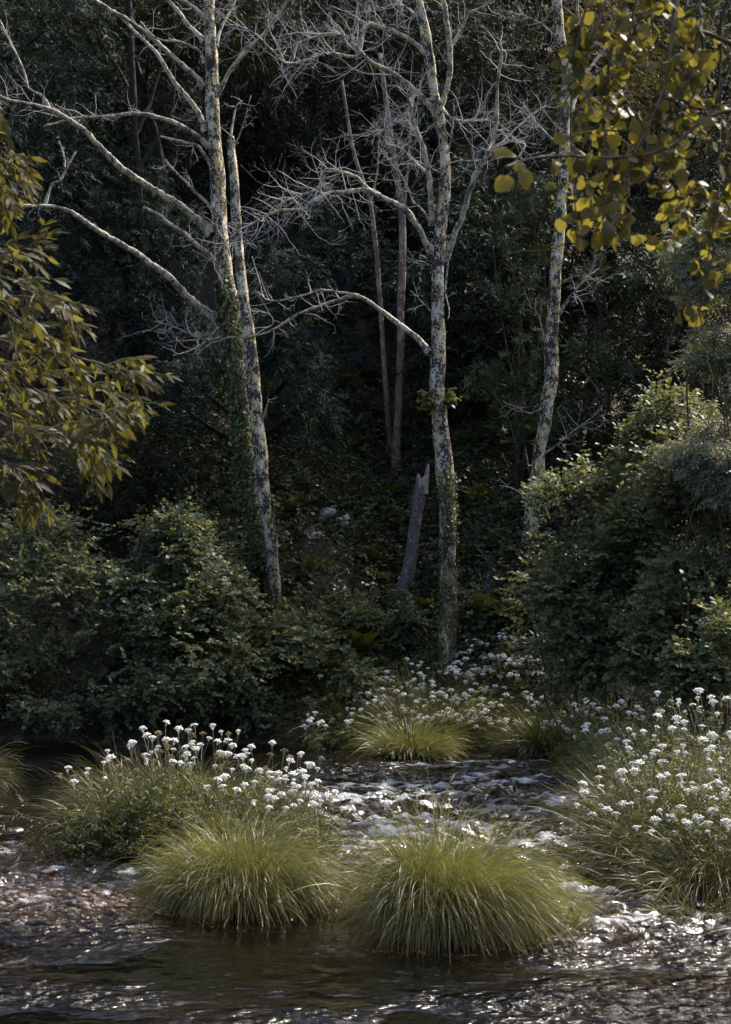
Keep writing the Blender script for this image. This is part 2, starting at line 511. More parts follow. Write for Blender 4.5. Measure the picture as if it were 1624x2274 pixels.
OUT = [0.4, 1, 2, 4, 7, 12, 20, 35, 60, 100]
gx = axis(-9, 9, 0.09, OUT)
gy = np.concatenate([[-90, -50, -25, -12, -5, 0], np.arange(3, 36, 0.11), np.arange(36, 60, 0.5), [62, 66, 72, 80, 95, 120, 160]])
X, Y = np.meshgrid(gx, gy)
Z = terrain(X, Y)
Z = Z + np.where(Z > 0, 0.05 * fbm(X * 3, Y * 3, 0, 3, 21), 0.02 * fbm(X * 6, Y * 6, 0, 2, 22))
nx, ny = len(gx), len(gy)
i = (np.arange(ny - 1)[:, None] * nx + np.arange(nx - 1)[None]).ravel()
GF = np.stack([i, i + 1, i + nx + 1, i + nx], -1)
mb = MB()
mb.add(np.stack([X, Y, Z], -1), GF)


def ground_mat():
    m, nt, out = newmat("ground_soil")
    geo = N(nt, "ShaderNodeNewGeometry")
    pos = geo.outputs["Position"]
    sz = N(nt, "ShaderNodeSeparateXYZ", {0: pos})
    n1 = N(nt, "ShaderNodeTexNoise", {"Vector": pos, "Scale": 2.2, "Detail": 8.0, "Roughness": 0.7})
    n2 = N(nt, "ShaderNodeTexNoise", {"Vector": pos, "Scale": 22.0, "Detail": 5.0, "Roughness": 0.7})
    soil = ramp(nt, n1.outputs[0], [(0.3, (0.018, 0.012, 0.008)), (0.5, (0.032, 0.022, 0.013)), (0.62, (0.022, 0.026, 0.010)), (0.8, (0.055, 0.036, 0.02))])
    vo = N(nt, "ShaderNodeTexVoronoi", {"Vector": pos, "Scale": 13.0})
    vo2 = N(nt, "ShaderNodeTexVoronoi", {"Vector": pos, "Scale": 31.0})
    bed = ramp(nt, vo.outputs["Color"], [(0.1, (0.045, 0.032, 0.025)), (0.5, (0.13, 0.10, 0.085)), (0.9, (0.28, 0.23, 0.20))])
    dk = mixc(nt, ramp(nt, vo2.outputs["Distance"], [(0.0, g(0.0)), (0.5, g(0.8))]), bed, (0.04, 0.03, 0.022))
    silt = ramp(nt, n1.outputs[0], [(0.3, (0.02, 0.014, 0.009)), (0.7, (0.045, 0.032, 0.02))])
    deep = N(nt, "ShaderNodeMapRange", {0: sz.outputs[2], 1: -0.34, 2: -0.16, 3: 0.0, 4: 1.0})
    wet = mixc(nt, deep.outputs[0], silt, dk)
    up = N(nt, "ShaderNodeMapRange", {0: sz.outputs[2], 1: 0.0, 2: 0.08, 3: 0.0, 4: 1.0})
    c = mixc(nt, up.outputs[0], wet, soil)
    h = N(nt, "ShaderNodeMath", {0: n2.outputs[0], 1: vo.outputs["Distance"]}, operation='SUBTRACT')
    b = N(nt, "ShaderNodeBump", {"Height": h.outputs[0], "Strength": 0.8, "Distance": 0.05})
    p = N(nt, "ShaderNodeBsdfPrincipled", {"Base Color": c, "Roughness": 0.8, "Specular IOR Level": 0.3, "Normal": b.outputs[0]})
    nt.links.new(p.outputs[0], out.inputs[0])
    return m


o = mb.build("ground", ground_mat())
tag(o, kind='structure')

# ------------------------------------------------------------------ the river
FOAM = [  # where the water breaks: picture x, y, half sizes, strength
    (760, 1782, 75, 12, 1.0), (700, 1768, 50, 9, .7), (830, 1790, 50, 7, .6), (860, 1745, 60, 9, .6), (940, 1745, 50, 7, .4),
    (975, 1832, 60, 14, 1.0), (880, 1862, 50, 18, 1.0), (1100, 1737, 90, 11, .6), (1175, 1735, 40, 12, .9), (1300, 1735, 35, 7, .9),
    (1250, 1785, 60, 9, .7), (1180, 1700, 80, 6, .5), (1040, 1697, 60, 6, .6), (900, 1702, 40, 5, .7), (1085, 1848, 12, 8, .9),
    (1235, 1862, 55, 11, 1.0), (1290, 1870, 40, 8, .8), (1160, 1875, 60, 7, .6), (1050, 1868, 50, 10, .5), (1210, 1815, 40, 7, .5),
    (1310, 1965, 50, 12, .7), (1380, 1975, 60, 12, .5), (1420, 2040, 28, 20, 1.0), (1310, 2058, 70, 11, .9), (1520, 2060, 60, 11, .9),
    (1240, 2065, 50, 12, .6), (1600, 2070, 60, 14, .5), (1540, 2000, 40, 10, .5), (1325, 1925, 22, 18, .8), (1260, 1945, 30, 10, .4),
    (15, 1890, 25, 14, .4), (20, 1985, 40, 12, .35), (60, 2010, 60, 9, .4), (110, 1995, 50, 8, .4), (280, 1975, 40, 10, .5), (300, 1945, 30, 9, .4),
    (95, 1752, 70, 6, .25), (20, 1812, 60, 9, .3), (150, 1870, 60, 8, .3), (1345, 1790, 30, 6, .7), (640, 1830, 60, 8, .4), (735, 1850, 50, 12, .5)]

rows = np.concatenate([[-30, -8, 0, 3.0, 4.5], np.geomspace(5.8, 26.5, 500), [28]])
uc = np.linspace(-1, 1, 400)
ux = []
for y in rows:
    h = 0.31 * max(y, 5.8) + 0.7
    ux.append(np.concatenate([[-60, -25, -12], uc * h, [12, 25, 60]]))
WX = np.array(ux)
WY = np.repeat(rows[:, None], WX.shape[1], 1)
pv = proj(np.stack([WX, WY, np.zeros_like(WX)], -1))
inview = (WY > 5.5) & (np.abs(WX) < 11)


def gauss(vx, vy, rx, ry, p=1):
    return np.exp(-np.minimum((((pv[0] - vx) / rx) ** 2 + ((pv[1] - vy) / ry) ** 2) ** p, 40))


rapid = gauss(1050, 1790, 520, 120, 1.5) + 0.55 * gauss(60, 1960, 420, 130, 1.5) + 0.9 * gauss(1430, 2000, 330, 110, 1.5) + 0.5 * gauss(780, 1900, 260, 120, 1.5)
rapid = np.clip(rapid, 0, 1.1)
calm = gauss(560, 2160, 520, 90, 1.5) * 0.75 + gauss(200, 1680, 700, 60, 1.5) * 0.9
f1 = fbm(WX * 1.1 + 3, WY * 1.5, 0.3, 3, 31)
f2 = fbm(WX * 3.4, WY * 4.6, 1.3, 3, 37)
f3 = fbm(WX * 9.0, WY * 12.0, 2.3, 2, 41)
rid = 1 - np.abs(f2)
f4 = fbm(WX * 2.0 + 9, WY * 3.2, 5.3, 2, 43)
glint = sstep(2165, 2235, pv[1]) + sstep(1080, 1250, pv[0]) * sstep(1930, 2020, pv[1]) + 0.8 * sstep(420, 250, pv[0]) * sstep(1830, 1880, pv[1])
chop = (0.16 + 0.85 * np.clip(rapid + 0.85 * np.clip(glint, 0, 1), 0, 1.2)) * np.clip(0.8 + 1.1 * fbm(WX * 1.1, WY * 1.6, 8.1, 3, 47), .12, 2.0) * (1 - .45 * np.clip(calm, 0, 1))
WZ = inview * ((0.004 + 0.05 * rapid) * f1 + (0.003 + 0.045 * rapid) * (1 - 2 * np.abs(f4)) + (0.004 + 0.030 * rapid) * (rid * 1.6 - 1.0) + (0.004 + 0.010 * rapid) * f3) * (1 - 0.7 * np.clip(calm, 0, 1))
foam = np.zeros_like(WX)
for (vx, vy, rx, ry, s) in FOAM:
    foam = np.maximum(foam, s * gauss(vx, vy, rx * 1.15, ry * 1.05))
lace = fbm(WX * 3.2, WY * 9, 0.7, 5, 51)
foam = np.clip(foam * (0.55 + 0.9 * lace + 0.5 * f3), 0, 0.95) + 0.50 * rapid * sstep(0.38, 0.95, 1 - 2.2 * np.abs(f4) + 0.5 * lace)
foam = foam * inview
WZ = WZ + 0.022 * np.clip(foam, 0, 1) * (0.6 + 0.9 * f3)
nxw, nyw = WX.shape[1], WX.shape[0]
i = (np.arange(nyw - 1)[:, None] * nxw + np.arange(nxw - 1)[None]).ravel()
mb = MB()
mb.add(np.stack([WX, WY, WZ], -1), np.stack([i, i + 1, i + nxw + 1, i + nxw], -1), foam)


def water_mat():
    m, nt, out = newmat("river_water")
    geo = N(nt, "ShaderNodeNewGeometry")
    pos = geo.outputs["Position"]
    mp = N(nt, "ShaderNodeMapping", {"Vector": pos, "Scale": (1.0, 1.35, 1.0)})
    n1 = N(nt, "ShaderNodeTexNoise", {"Vector": mp.outputs[0], "Scale": 5.5, "Detail": 1.6, "Roughness": 0.5, "Distortion": 0.7})
    n2 = N(nt, "ShaderNodeTexNoise", {"Vector": mp.outputs[0], "Scale": 17.0, "Detail": 3.0, "Roughness": 0.6, "Distortion": 0.4})
    hh = N(nt, "ShaderNodeMath", {0: n1.outputs[0], 1: N(nt, "ShaderNodeMath", {0: n2.outputs[0], 1: 0.22}, operation='MULTIPLY').outputs[0]}, operation='ADD')
    ch = N(nt, "ShaderNodeAttribute", attribute_name="chop")
    hc = N(nt, "ShaderNodeMath", {0: hh.outputs[0], 1: ch.outputs["Fac"]}, operation='MULTIPLY')
    b = N(nt, "ShaderNodeBump", {"Height": hc.outputs[0], "Strength": 1.0, "Distance": 0.17})
    fr = N(nt, "ShaderNodeFresnel", {"IOR": 1.33, "Normal": b.outputs[0]})
    gl = N(nt, "ShaderNodeBsdfGlossy", {"Color": (1, 1, 1, 1), "Roughness": 0.12, "Normal": b.outputs[0]})
    dp = N(nt, "ShaderNodeAttribute", attribute_name="depth")
    tr = N(nt, "ShaderNodeBsdfTransparent", {"Color": ramp(nt, dp.outputs["Fac"], [(0.05, (0.90, 0.86, 0.82)), (0.2, (0.6, 0.53, 0.45)), (0.42, (0.24, 0.18, 0.12))])})
    wa = N(nt, "ShaderNodeMixShader", {0: fr.outputs[0], 1: tr.outputs[0], 2: gl.outputs[0]})
    at_ = N(nt, "ShaderNodeAttribute", attribute_name="foam")
    mf = N(nt, "ShaderNodeMapping", {"Vector": pos, "Scale": (0.55, 1.5, 1.0)})
    n3 = N(nt, "ShaderNodeTexNoise", {"Vector": mf.outputs[0], "Scale": 20.0, "Detail": 6.0, "Roughness": 0.78, "Distortion": 1.5})
    s = N(nt, "ShaderNodeMath", {0: at_.outputs["Fac"], 1: n3.outputs[0]}, operation='ADD')
    ff = N(nt, "ShaderNodeMapRange", {0: s.outputs[0], 1: 0.84, 2: 1.34, 3: 0.0, 4: 0.88})
    n4 = N(nt, "ShaderNodeTexNoise", {"Vector": mp.outputs[0], "Scale": 55.0, "Detail": 4.0, "Roughness": 0.7})
    bub = ramp(nt, n4.outputs[0], [(0.35, (0.30, 0.31, 0.33)), (0.6, (0.84, 0.86, 0.88))])
    fd = N(nt, "ShaderNodeBsdfDiffuse", {"Color": bub, "Normal": b.outputs[0]})
    ft = N(nt, "ShaderNodeBsdfTranslucent", {"Color": (0.78, 0.80, 0.82, 1)})
    fm = N(nt, "ShaderNodeMixShader", {0: 0.3, 1: fd.outputs[0], 2: ft.outputs[0]})
    mx = N(nt, "ShaderNodeMixShader", {0: ff.outputs[0], 1: wa.outputs[0], 2: fm.outputs[0]})
    nt.links.new(mx.outputs[0], out.inputs[0])
    return m


o = mb.build("river_water", water_mat(), attr="foam")
da_ = o.data.attributes.new("depth", 'FLOAT', 'POINT')
da_.data.foreach_set("value", np.clip(-terrain(WX, WY), 0, 1).ravel().astype(np.float32))
ca_ = o.data.attributes.new("chop", 'FLOAT', 'POINT')
ca_.data.foreach_set("value", chop.ravel().astype(np.float32))
tag(o, kind='structure')


# ------------------------------------------------------------------ stones
def ico(sub):
    import bmesh
    bm = bmesh.new()
    bmesh.ops.create_icosphere(bm, subdivisions=sub, radius=1.0)
    V = np.array([v.co[:] for v in bm.verts])
    F = np.array([[v.index for v in f.verts] for f in bm.faces])
    bm.free()
    return V, F


ICO1, ICO3, ICO4 = ico(1), ico(3), ico(4)


def stone_mesh(V, r, seed, ang=0.35):
    n = 1.3 * fbm(V[:, 0] * 1.4 + seed * 5.1, V[:, 1] * 1.1, V[:, 2] * 1.1 + seed, 4, 3)
    # a few flat cuts make it angular
    W = V * (1 + 0.30 * n)[:, None]
    rr = np.random.default_rng(seed)
    for _ in range(14):
        d = unit(rr.normal(size=3))
        h = rr.uniform(0.45, 0.75)
        p = W @ d
        W = W - np.where(p > h, (p - h) * (1 - ang * 0.3), 0)[:, None] * d
    return W * np.asarray(r)


def stone(vx, vy, w, h, mat, label, seed, name="stone", loc=None, sink=0.3, group=None):
    p = ground_hit(vx, vy) if loc is None else np.array(loc, float)
    k = p[1] / FV
    r = np.array([w * k * 0.5, w * k * 0.42, h * k * 0.62])
    p = p + np.array([0, r[1] * 0.5, r[2] * (1 - 2 * sink) * 0.5])
    b = MB()
    b.add(stone_mesh(ICO3[0], r, seed) + p, ICO3[1])
    o = b.build(name, mat)
    o.data.transform(__import__('mathutils').Matrix.Translation(-Vector(p)))
    o.location = p
    return tag(o, label, 'stone', group)


BS = [(760, 1118, 34, 20, "pale flat stone highest on the dark earth bank"), (725, 1146, 48, 28, "reddish stone below the flat stone on the earth bank"),
      (765, 1170, 58, 36, "large grey block at the right of the stones on the earth bank"), (700, 1196, 44, 22, "bright white topped stone lowest of the bank stones"),
      (685, 1112, 24, 10, "thin pale slab at the left of the bank stones"), (692, 1180, 42, 16, "brown slab lying just above the bright white topped stone"),
      (712, 1160, 36, 18, "dull brown stone wedged between the reddish stone and the grey block"), (500, 1163, 34, 22, "grey brown stone on the bank left of the two leaning trunks"),
      (812, 1040, 26, 16, "small pale stone half way up the slope below the thin pink trunks"), (738, 1128, 30, 9, "narrow grey slab lying under the pale flat stone")]
for k, (vx, vy, w, h, lab) in enumerate(BS):
    stone(vx, vy, w, h, M['stone'], lab, 100 + k)

RS = [(35, 1852, 46, 16, "rounded brown rock at the left edge of the river"), (115, 1938, 44, 14, "small reddish rock in the shallow riffle by the dark grass clump"),
      (172, 1990, 74, 15, "long dark rock awash in the left riffle"), (265, 2017, 46, 10, "low dark rock in the riffle left of the front tussock"),
      (90, 2022, 60, 9, "flat dark rock barely breaking the left riffle"), (1355, 2052, 82, 22, "dark wet rock at the lip of the little fall"),
      (1417, 2028, 34, 16, "orange brown rock with water spilling over it"), (1310, 1742, 40, 10, "dark boulder under the rapids beside the right flower bank")]
for k, (vx, vy, w, h, lab) in enumerate(RS):
    stone(vx, vy, w, h, M['wetstone'], lab, 130 + k, "river_rock", sink=0.33)

# pebbles of the shallow bed
n = 16000
px = rng.uniform(-4.6, 4.2, n)
py = rng.uniform(8.4, 17, n)
keep = rng.random(n) < shallow(px, py) * 1.2
px, py = px[keep], py[keep]
zz = terrain(px, py)
ok = zz < 0.0
px, py, zz = px[ok], py[ok], zz[ok]
b = MB()
V0, F0 = ICO1
n = len(px)
sz = rng.gamma(2.2, 0.008, n) + 0.010
sc3 = sz[:, None] * rng.uniform(0.6, 1.3, (n, 3)) * np.array([1, 1, 0.6])
ang = rng.uniform(0, PI, n)
jit = 1 + 0.18 * rng.normal(size=(n, len(V0), 1)).clip(-1, 1)
W = V0[None] * jit * sc3[:, None]
ca, sa = np.cos(ang)[:, None], np.sin(ang)[:, None]
W = np.stack([W[..., 0] * ca - W[..., 1] * sa, W[..., 0] * sa + W[..., 1] * ca, W[..., 2]], -1) + np.stack([px, py, zz + sz * 0.25], -1)[:, None]
b.add(W, (F0[None] + (np.arange(n) * len(V0))[:, None, None]).reshape(-1, 3))
tag(b.build("river_pebbles", M['pebble']), "pinkish brown pebbles covering the shallow river bed", "pebbles", kind="stuff")


# ------------------------------------------------------------------ trees: traced trunks and limbs
def trace(pts, Y, per=5, depth=0.0, ytip=0.0, wob=0.0):
    """pts: (vx, vy, r) on the picture grid; returns world points and radii; depth bows, ytip leans in depth"""
    P = []
    n = len(pts)
    for k, q in enumerate(pts):
        t = k / max(1, n - 1)
        y = Y + ytip * t + depth * math.sin(t * PI)
        P.append(np.append(at(q[0], q[1], y), q[2] * y / FV))
    Q = catmull(np.array(P), per)
    if wob:
        Q[1:-1, :3] += wob * rng.normal(size=(len(Q) - 2, 3)) * Q[1:-1, 3:4]
    return Q[:, :3], np.maximum(Q[:, 3], 0.002)


def h2(pts, ox=0, oy=0):
    return [(ox + p[0] / 2, oy + p[1] / 2) for p in pts]


def radii(pts, r0, r1):
    n = len(pts)
    return [(p[0], p[1], r0 + (r1 - r0) * k / (n - 1)) for k, p in enumerate(pts)]


def twig(mb, p, d, L, r, seg=5, curl=0.35, up=0.0, sides=4):
    P = [p]
    for k in range(seg):
        d = unit(d + curl * rng.normal(size=3) + np.array([0, 0, up]))
        P.append(P[-1] + d * L / seg)
    P = np.array(P)
    R = np.linspace(r, max(r * 0.25, 0.0012), seg + 1)
    V, F = tube(P, R, sides, cap=False)
    mb.add(V, F)
    return P, R


def spray_twigs(mb, P, R, n, L, t0=0.25, sub=4, up=0.05, flat=0.6, spread=1.0, r=None, sub2=2):
    """dead twigs along a limb, two orders"""
    T = unit(np.gradient(P, axis=0))
    for _ in range(int(n * 0.85 + .5)):
        t = t0 + (1 - t0) * rng.random() ** 0.8
        f = t * (len(P) - 1)
        k = min(int(f), len(P) - 2)
        p = P[k] + (P[k + 1] - P[k]) * (f - k)
        rd = rng.normal(size=3) * np.array([1, flat, 1])
        d = unit(T[k] * 0.6 + spread * unit(rd))
        l = L * rng.uniform(0.4, 1.2)
        rr = r or min(R[k] * 0.36, 0.0075)
        Q, S = twig(mb, p, d, l * 1.1, rr, 6, 0.2, up)
        for _ in range(sub):
            j = rng.integers(1, len(Q))
            d2 = unit(unit(Q[j] - Q[j - 1]) * 0.7 + unit(rng.normal(size=3) * np.array([1, flat, 1])) * 0.9)
            l2 = l * rng.uniform(0.25, 0.6)
            Q2, S2 = twig(mb, Q[j], d2, l2, max(S[j] * 0.55, 0.0019), 4, 0.2, up, 3)
            for _ in range(sub2):
                j2 = rng.integers(1, len(Q2))
                d3 = unit(unit(Q2[j2] - Q2[j2 - 1]) + unit(rng.normal(size=3)) * 0.9)
                twig(mb, Q2[j2], d3, l2 * rng.uniform(0.3, 0.6), 0.0015, 2, 0.2, up, 3)


def tree(name, label, cat, trunk, Y, mat, limbs, limb_mat=None, sides=20, lump=0.24, ytip=0.0, wiggle=True, name_trunk="trunk"):
    trunk = sorted(trunk, key=lambda q: -q[1])
    P, R = trace(trunk, Y, 7, 0.0, ytip)
    base = P[0].copy()
    P = np.vstack([P[0] - (P[1] - P[0]) * 0.2 - np.array([0, 0, 0.7]), P])
    R = np.append(R[0] * 1.1, R)
    # flare at the foot and go into the ground
    s = np.concatenate([[0], np.cumsum(np.linalg.norm(np.diff(P, axis=0), axis=1))])
    R = R * (1 + 0.22 * np.exp(-s / 0.45))
    t = thing(name, label, cat, base)
    mb = MB()
    V, F = tube(P, R, sides, lump, True, int(abs(trunk[0][0])))
    mb.add(V, F)
    mb.build(name_trunk, mat, t)
    tw = MB()
    for L in limbs:
        pts, r0, r1 = L['p'], L['r'][0], L['r'][1]
        q = radii(pts, r0, r1)
        q[0] = (q[0][0], q[0][1], r0 * 1.45)
        # start the limb at the trunk's depth
        k = np.argmin(np.abs(proj(P)[1] - pts[0][1]))
        y0 = P[k][1]
        Q, S = trace(q, y0, 5, L.get('bow', 0.0), L.get('tip', rng.uniform(-0.8, 0.8)), 0.13)
        b = MB()
        V, F = tube(Q, S, 9, 0.22, True, int(pts[0][1]))
        b.add(V, F)
        b.build("branch", limb_mat or mat, t)
        if L.get('n'):
            spray_twigs(tw, Q, S, L['n'], L.get('L', 0.8), L.get('t0', 0.25), L.get('sub', 3), L.get('up', 0.06), sub2=L.get('sub2', 2))
    if tw.n:
        tw.build("twigs", M['twig'], t, stuff=True)
    return t, P, R


A_tr = [(464, -30, 13), (467, 80, 13.5), (471, 190, 14.5), (476, 300, 15.5), (484, 400, 17), (489, 500, 18), (499, 600, 19), (513, 690, 20), (527, 790, 20), (537, 900, 19),
        (545, 1000, 19), (551, 1070, 22), (566, 1150, 20), (588, 1230, 20), (606, 1300, 22), (612, 1345, 24)]
A_limbs = [
    dict(p=h2([(945, 1040), (860, 960), (780, 900), (700, 855), (640, 815), (560, 765), (490, 700), (440, 650), (390, 590), (330, 550), (280, 515), (220, 485), (150, 465), (60, 450), (-30, 415)]), r=(9.5, 3.6), tip=-1.5, n=10, L=.7, t0=.6),
    dict(p=h2([(225, 488), (190, 430), (130, 395), (112, 330), (70, 235), (0, 90)]), r=(4, 2), tip=.2, n=6, L=.5),
    dict(p=h2([(960, 1415), (900, 1370), (820, 1300), (760, 1240), (700, 1195), (620, 1135), (540, 1085), (480, 1050), (400, 1000), (330, 950), (270, 925), (200, 915), (130, 915), (60, 905), (15, 880)]), r=(9, 3.2), tip=-1.8, n=5, L=.5, t0=.6),
    dict(p=h2([(200, 912), (232, 820), (270, 800), (300, 740), (338, 672)]), r=(3.2, 2), tip=.2, n=3, L=.3),
    dict(p=h2([(288, 745), (282, 680), (262, 628)]), r=(2.2, 1.4), tip=.1, n=0),
    dict(p=h2([(932, 655), (890, 615), (840, 580), (760, 540), (680, 515), (590, 505), (510, 515), (420, 520), (330, 525), (260, 545), (195, 562)]), r=(6.5, 2.6), tip=-1.0, n=10, L=.5, t0=.35),
    dict(p=h2([(915, 590), (890, 520), (860, 470), (820, 415), (780, 370), (740, 310), (700, 240), (650, 190), (600, 140), (550, 90), (505, 48)]), r=(6, 3.2), tip=.8, n=5, L=.5),
    dict(p=h2([(908, 385), (870, 340), (820, 295), (760, 245), (700, 190), (640, 140), (570, 90), (490, 45), (420, 0), (370, -40)]), r=(6.5, 4), tip=-.8, n=6, L=.6),
    dict(p=h2([(908, 280), (890, 235), (850, 205), (790, 185), (720, 180), (670, 150), (625, 96)]), r=(4, 2), tip=-.6, n=5, L=.4),
    dict(p=h2([(910, 190), (870, 145), (830, 105), (800, 60), (745, 0), (700, -50)]), r=(5, 3.4), tip=.6, n=4, L=.5),
    dict(p=h2([(910, 85), (870, 40), (810, 0), (770, -40)]), r=(5.5, 4), tip=-.4, n=2, L=.5),
    dict(p=h2([(968, 415), (1000, 355), (1040, 290), (1090, 230), (1150, 175), (1200, 115), (1240, 55), (1290, -15)]), r=(5.5, 3.2), tip=-.9, n=7, L=.5, t0=.2),
    dict(p=h2([(960, 205), (975, 150), (1000, 90), (1030, 40), (1052, -20)]), r=(3.6, 2.4), tip=.5, n=5, L=.4),
    dict(p=h2([(962, 95), (985, 55), (1040, 0), (1080, -40)]), r=(4.2, 3), tip=-.5, n=2, L=.4),
    dict(p=h2([(942, 745), (910, 690), (880, 650), (830, 635), (770, 620), (712, 607)]), r=(4.2, 2.4), tip=-.6, n=4, L=.4),
    dict(p=h2([(952, 945), (920, 900), (870, 855), (830, 810), (780, 765), (733, 708)]), r=(4.2, 2.6), tip=-.5, n=5, L=.35),
    dict(p=h2([(1000, 1230), (970, 1180), (930, 1130), (870, 1085), (820, 1040), (760, 1000), (710, 960), (640, 920)]), r=(5.5, 3.8), tip=-.9, n=7, L=.4),
    dict(p=h2([(1060, 1500), (1000, 1490), (930, 1510), (860, 1492), (780, 1455), (690, 1425)]), r=(3, 1.4), tip=-.6, n=14, L=.55, sub=4),
    dict(p=h2([(1060, 1440), (980, 1450), (900, 1530), (840, 1560), (770, 1580)]), r=(3, 1.4), tip=-.4, n=10, L=.5, sub=4),
]
tA, PA, RA = tree("bare_tree", "tall bare tree with ivy on its trunk and long pale limbs reaching left", "tree", A_tr, 26.9, M['bark'], A_limbs, M['limb'])

B_tr = [(513, 303, 6.5), (517, 360, 9), (522, 450, 10), (531, 560, 10.5), (543, 680, 11.5), (554, 750, 13), (564, 850, 14.5), (575, 960, 15), (582, 1050, 14.5), (590, 1130, 14), (600, 1200, 14), (608, 1270, 14.5), (612, 1330, 15), (614, 1385, 17)]
B_limbs = [
    dict(p=h2([(1025, 610), (1036, 540), (1052, 470), (1078, 448)]), r=(2.4, 1.2), tip=.1, n=4, L=.3),
    dict(p=h2([(1040, 660), (1060, 610), (1085, 540), (1115, 425)]), r=(1.8, 1.0), tip=-.2, n=3, L=.3),
    dict(p=h2([(1120, 1500), (1160, 1470), (1210, 1440), (1200, 1400), (1130, 1370)]), r=(2.2, 1.1), tip=-.4, n=8, L=.4),
    dict(p=h2([(1060, 640), (1010, 590), (975, 560)]), r=(1.4, .8), tip=-.2, n=2, L=.2),
    dict(p=[(583, 930), (592, 905), (597, 885)], r=(1.8, .9), tip=-.1, n=2, L=.2),
]
tB, PB, RB = tree("bare_tree", "slender leaning tree with a snapped top beside the ivy clad tree", "tree", B_tr, 26.3, M['bark'], B_limbs, M['limb'])

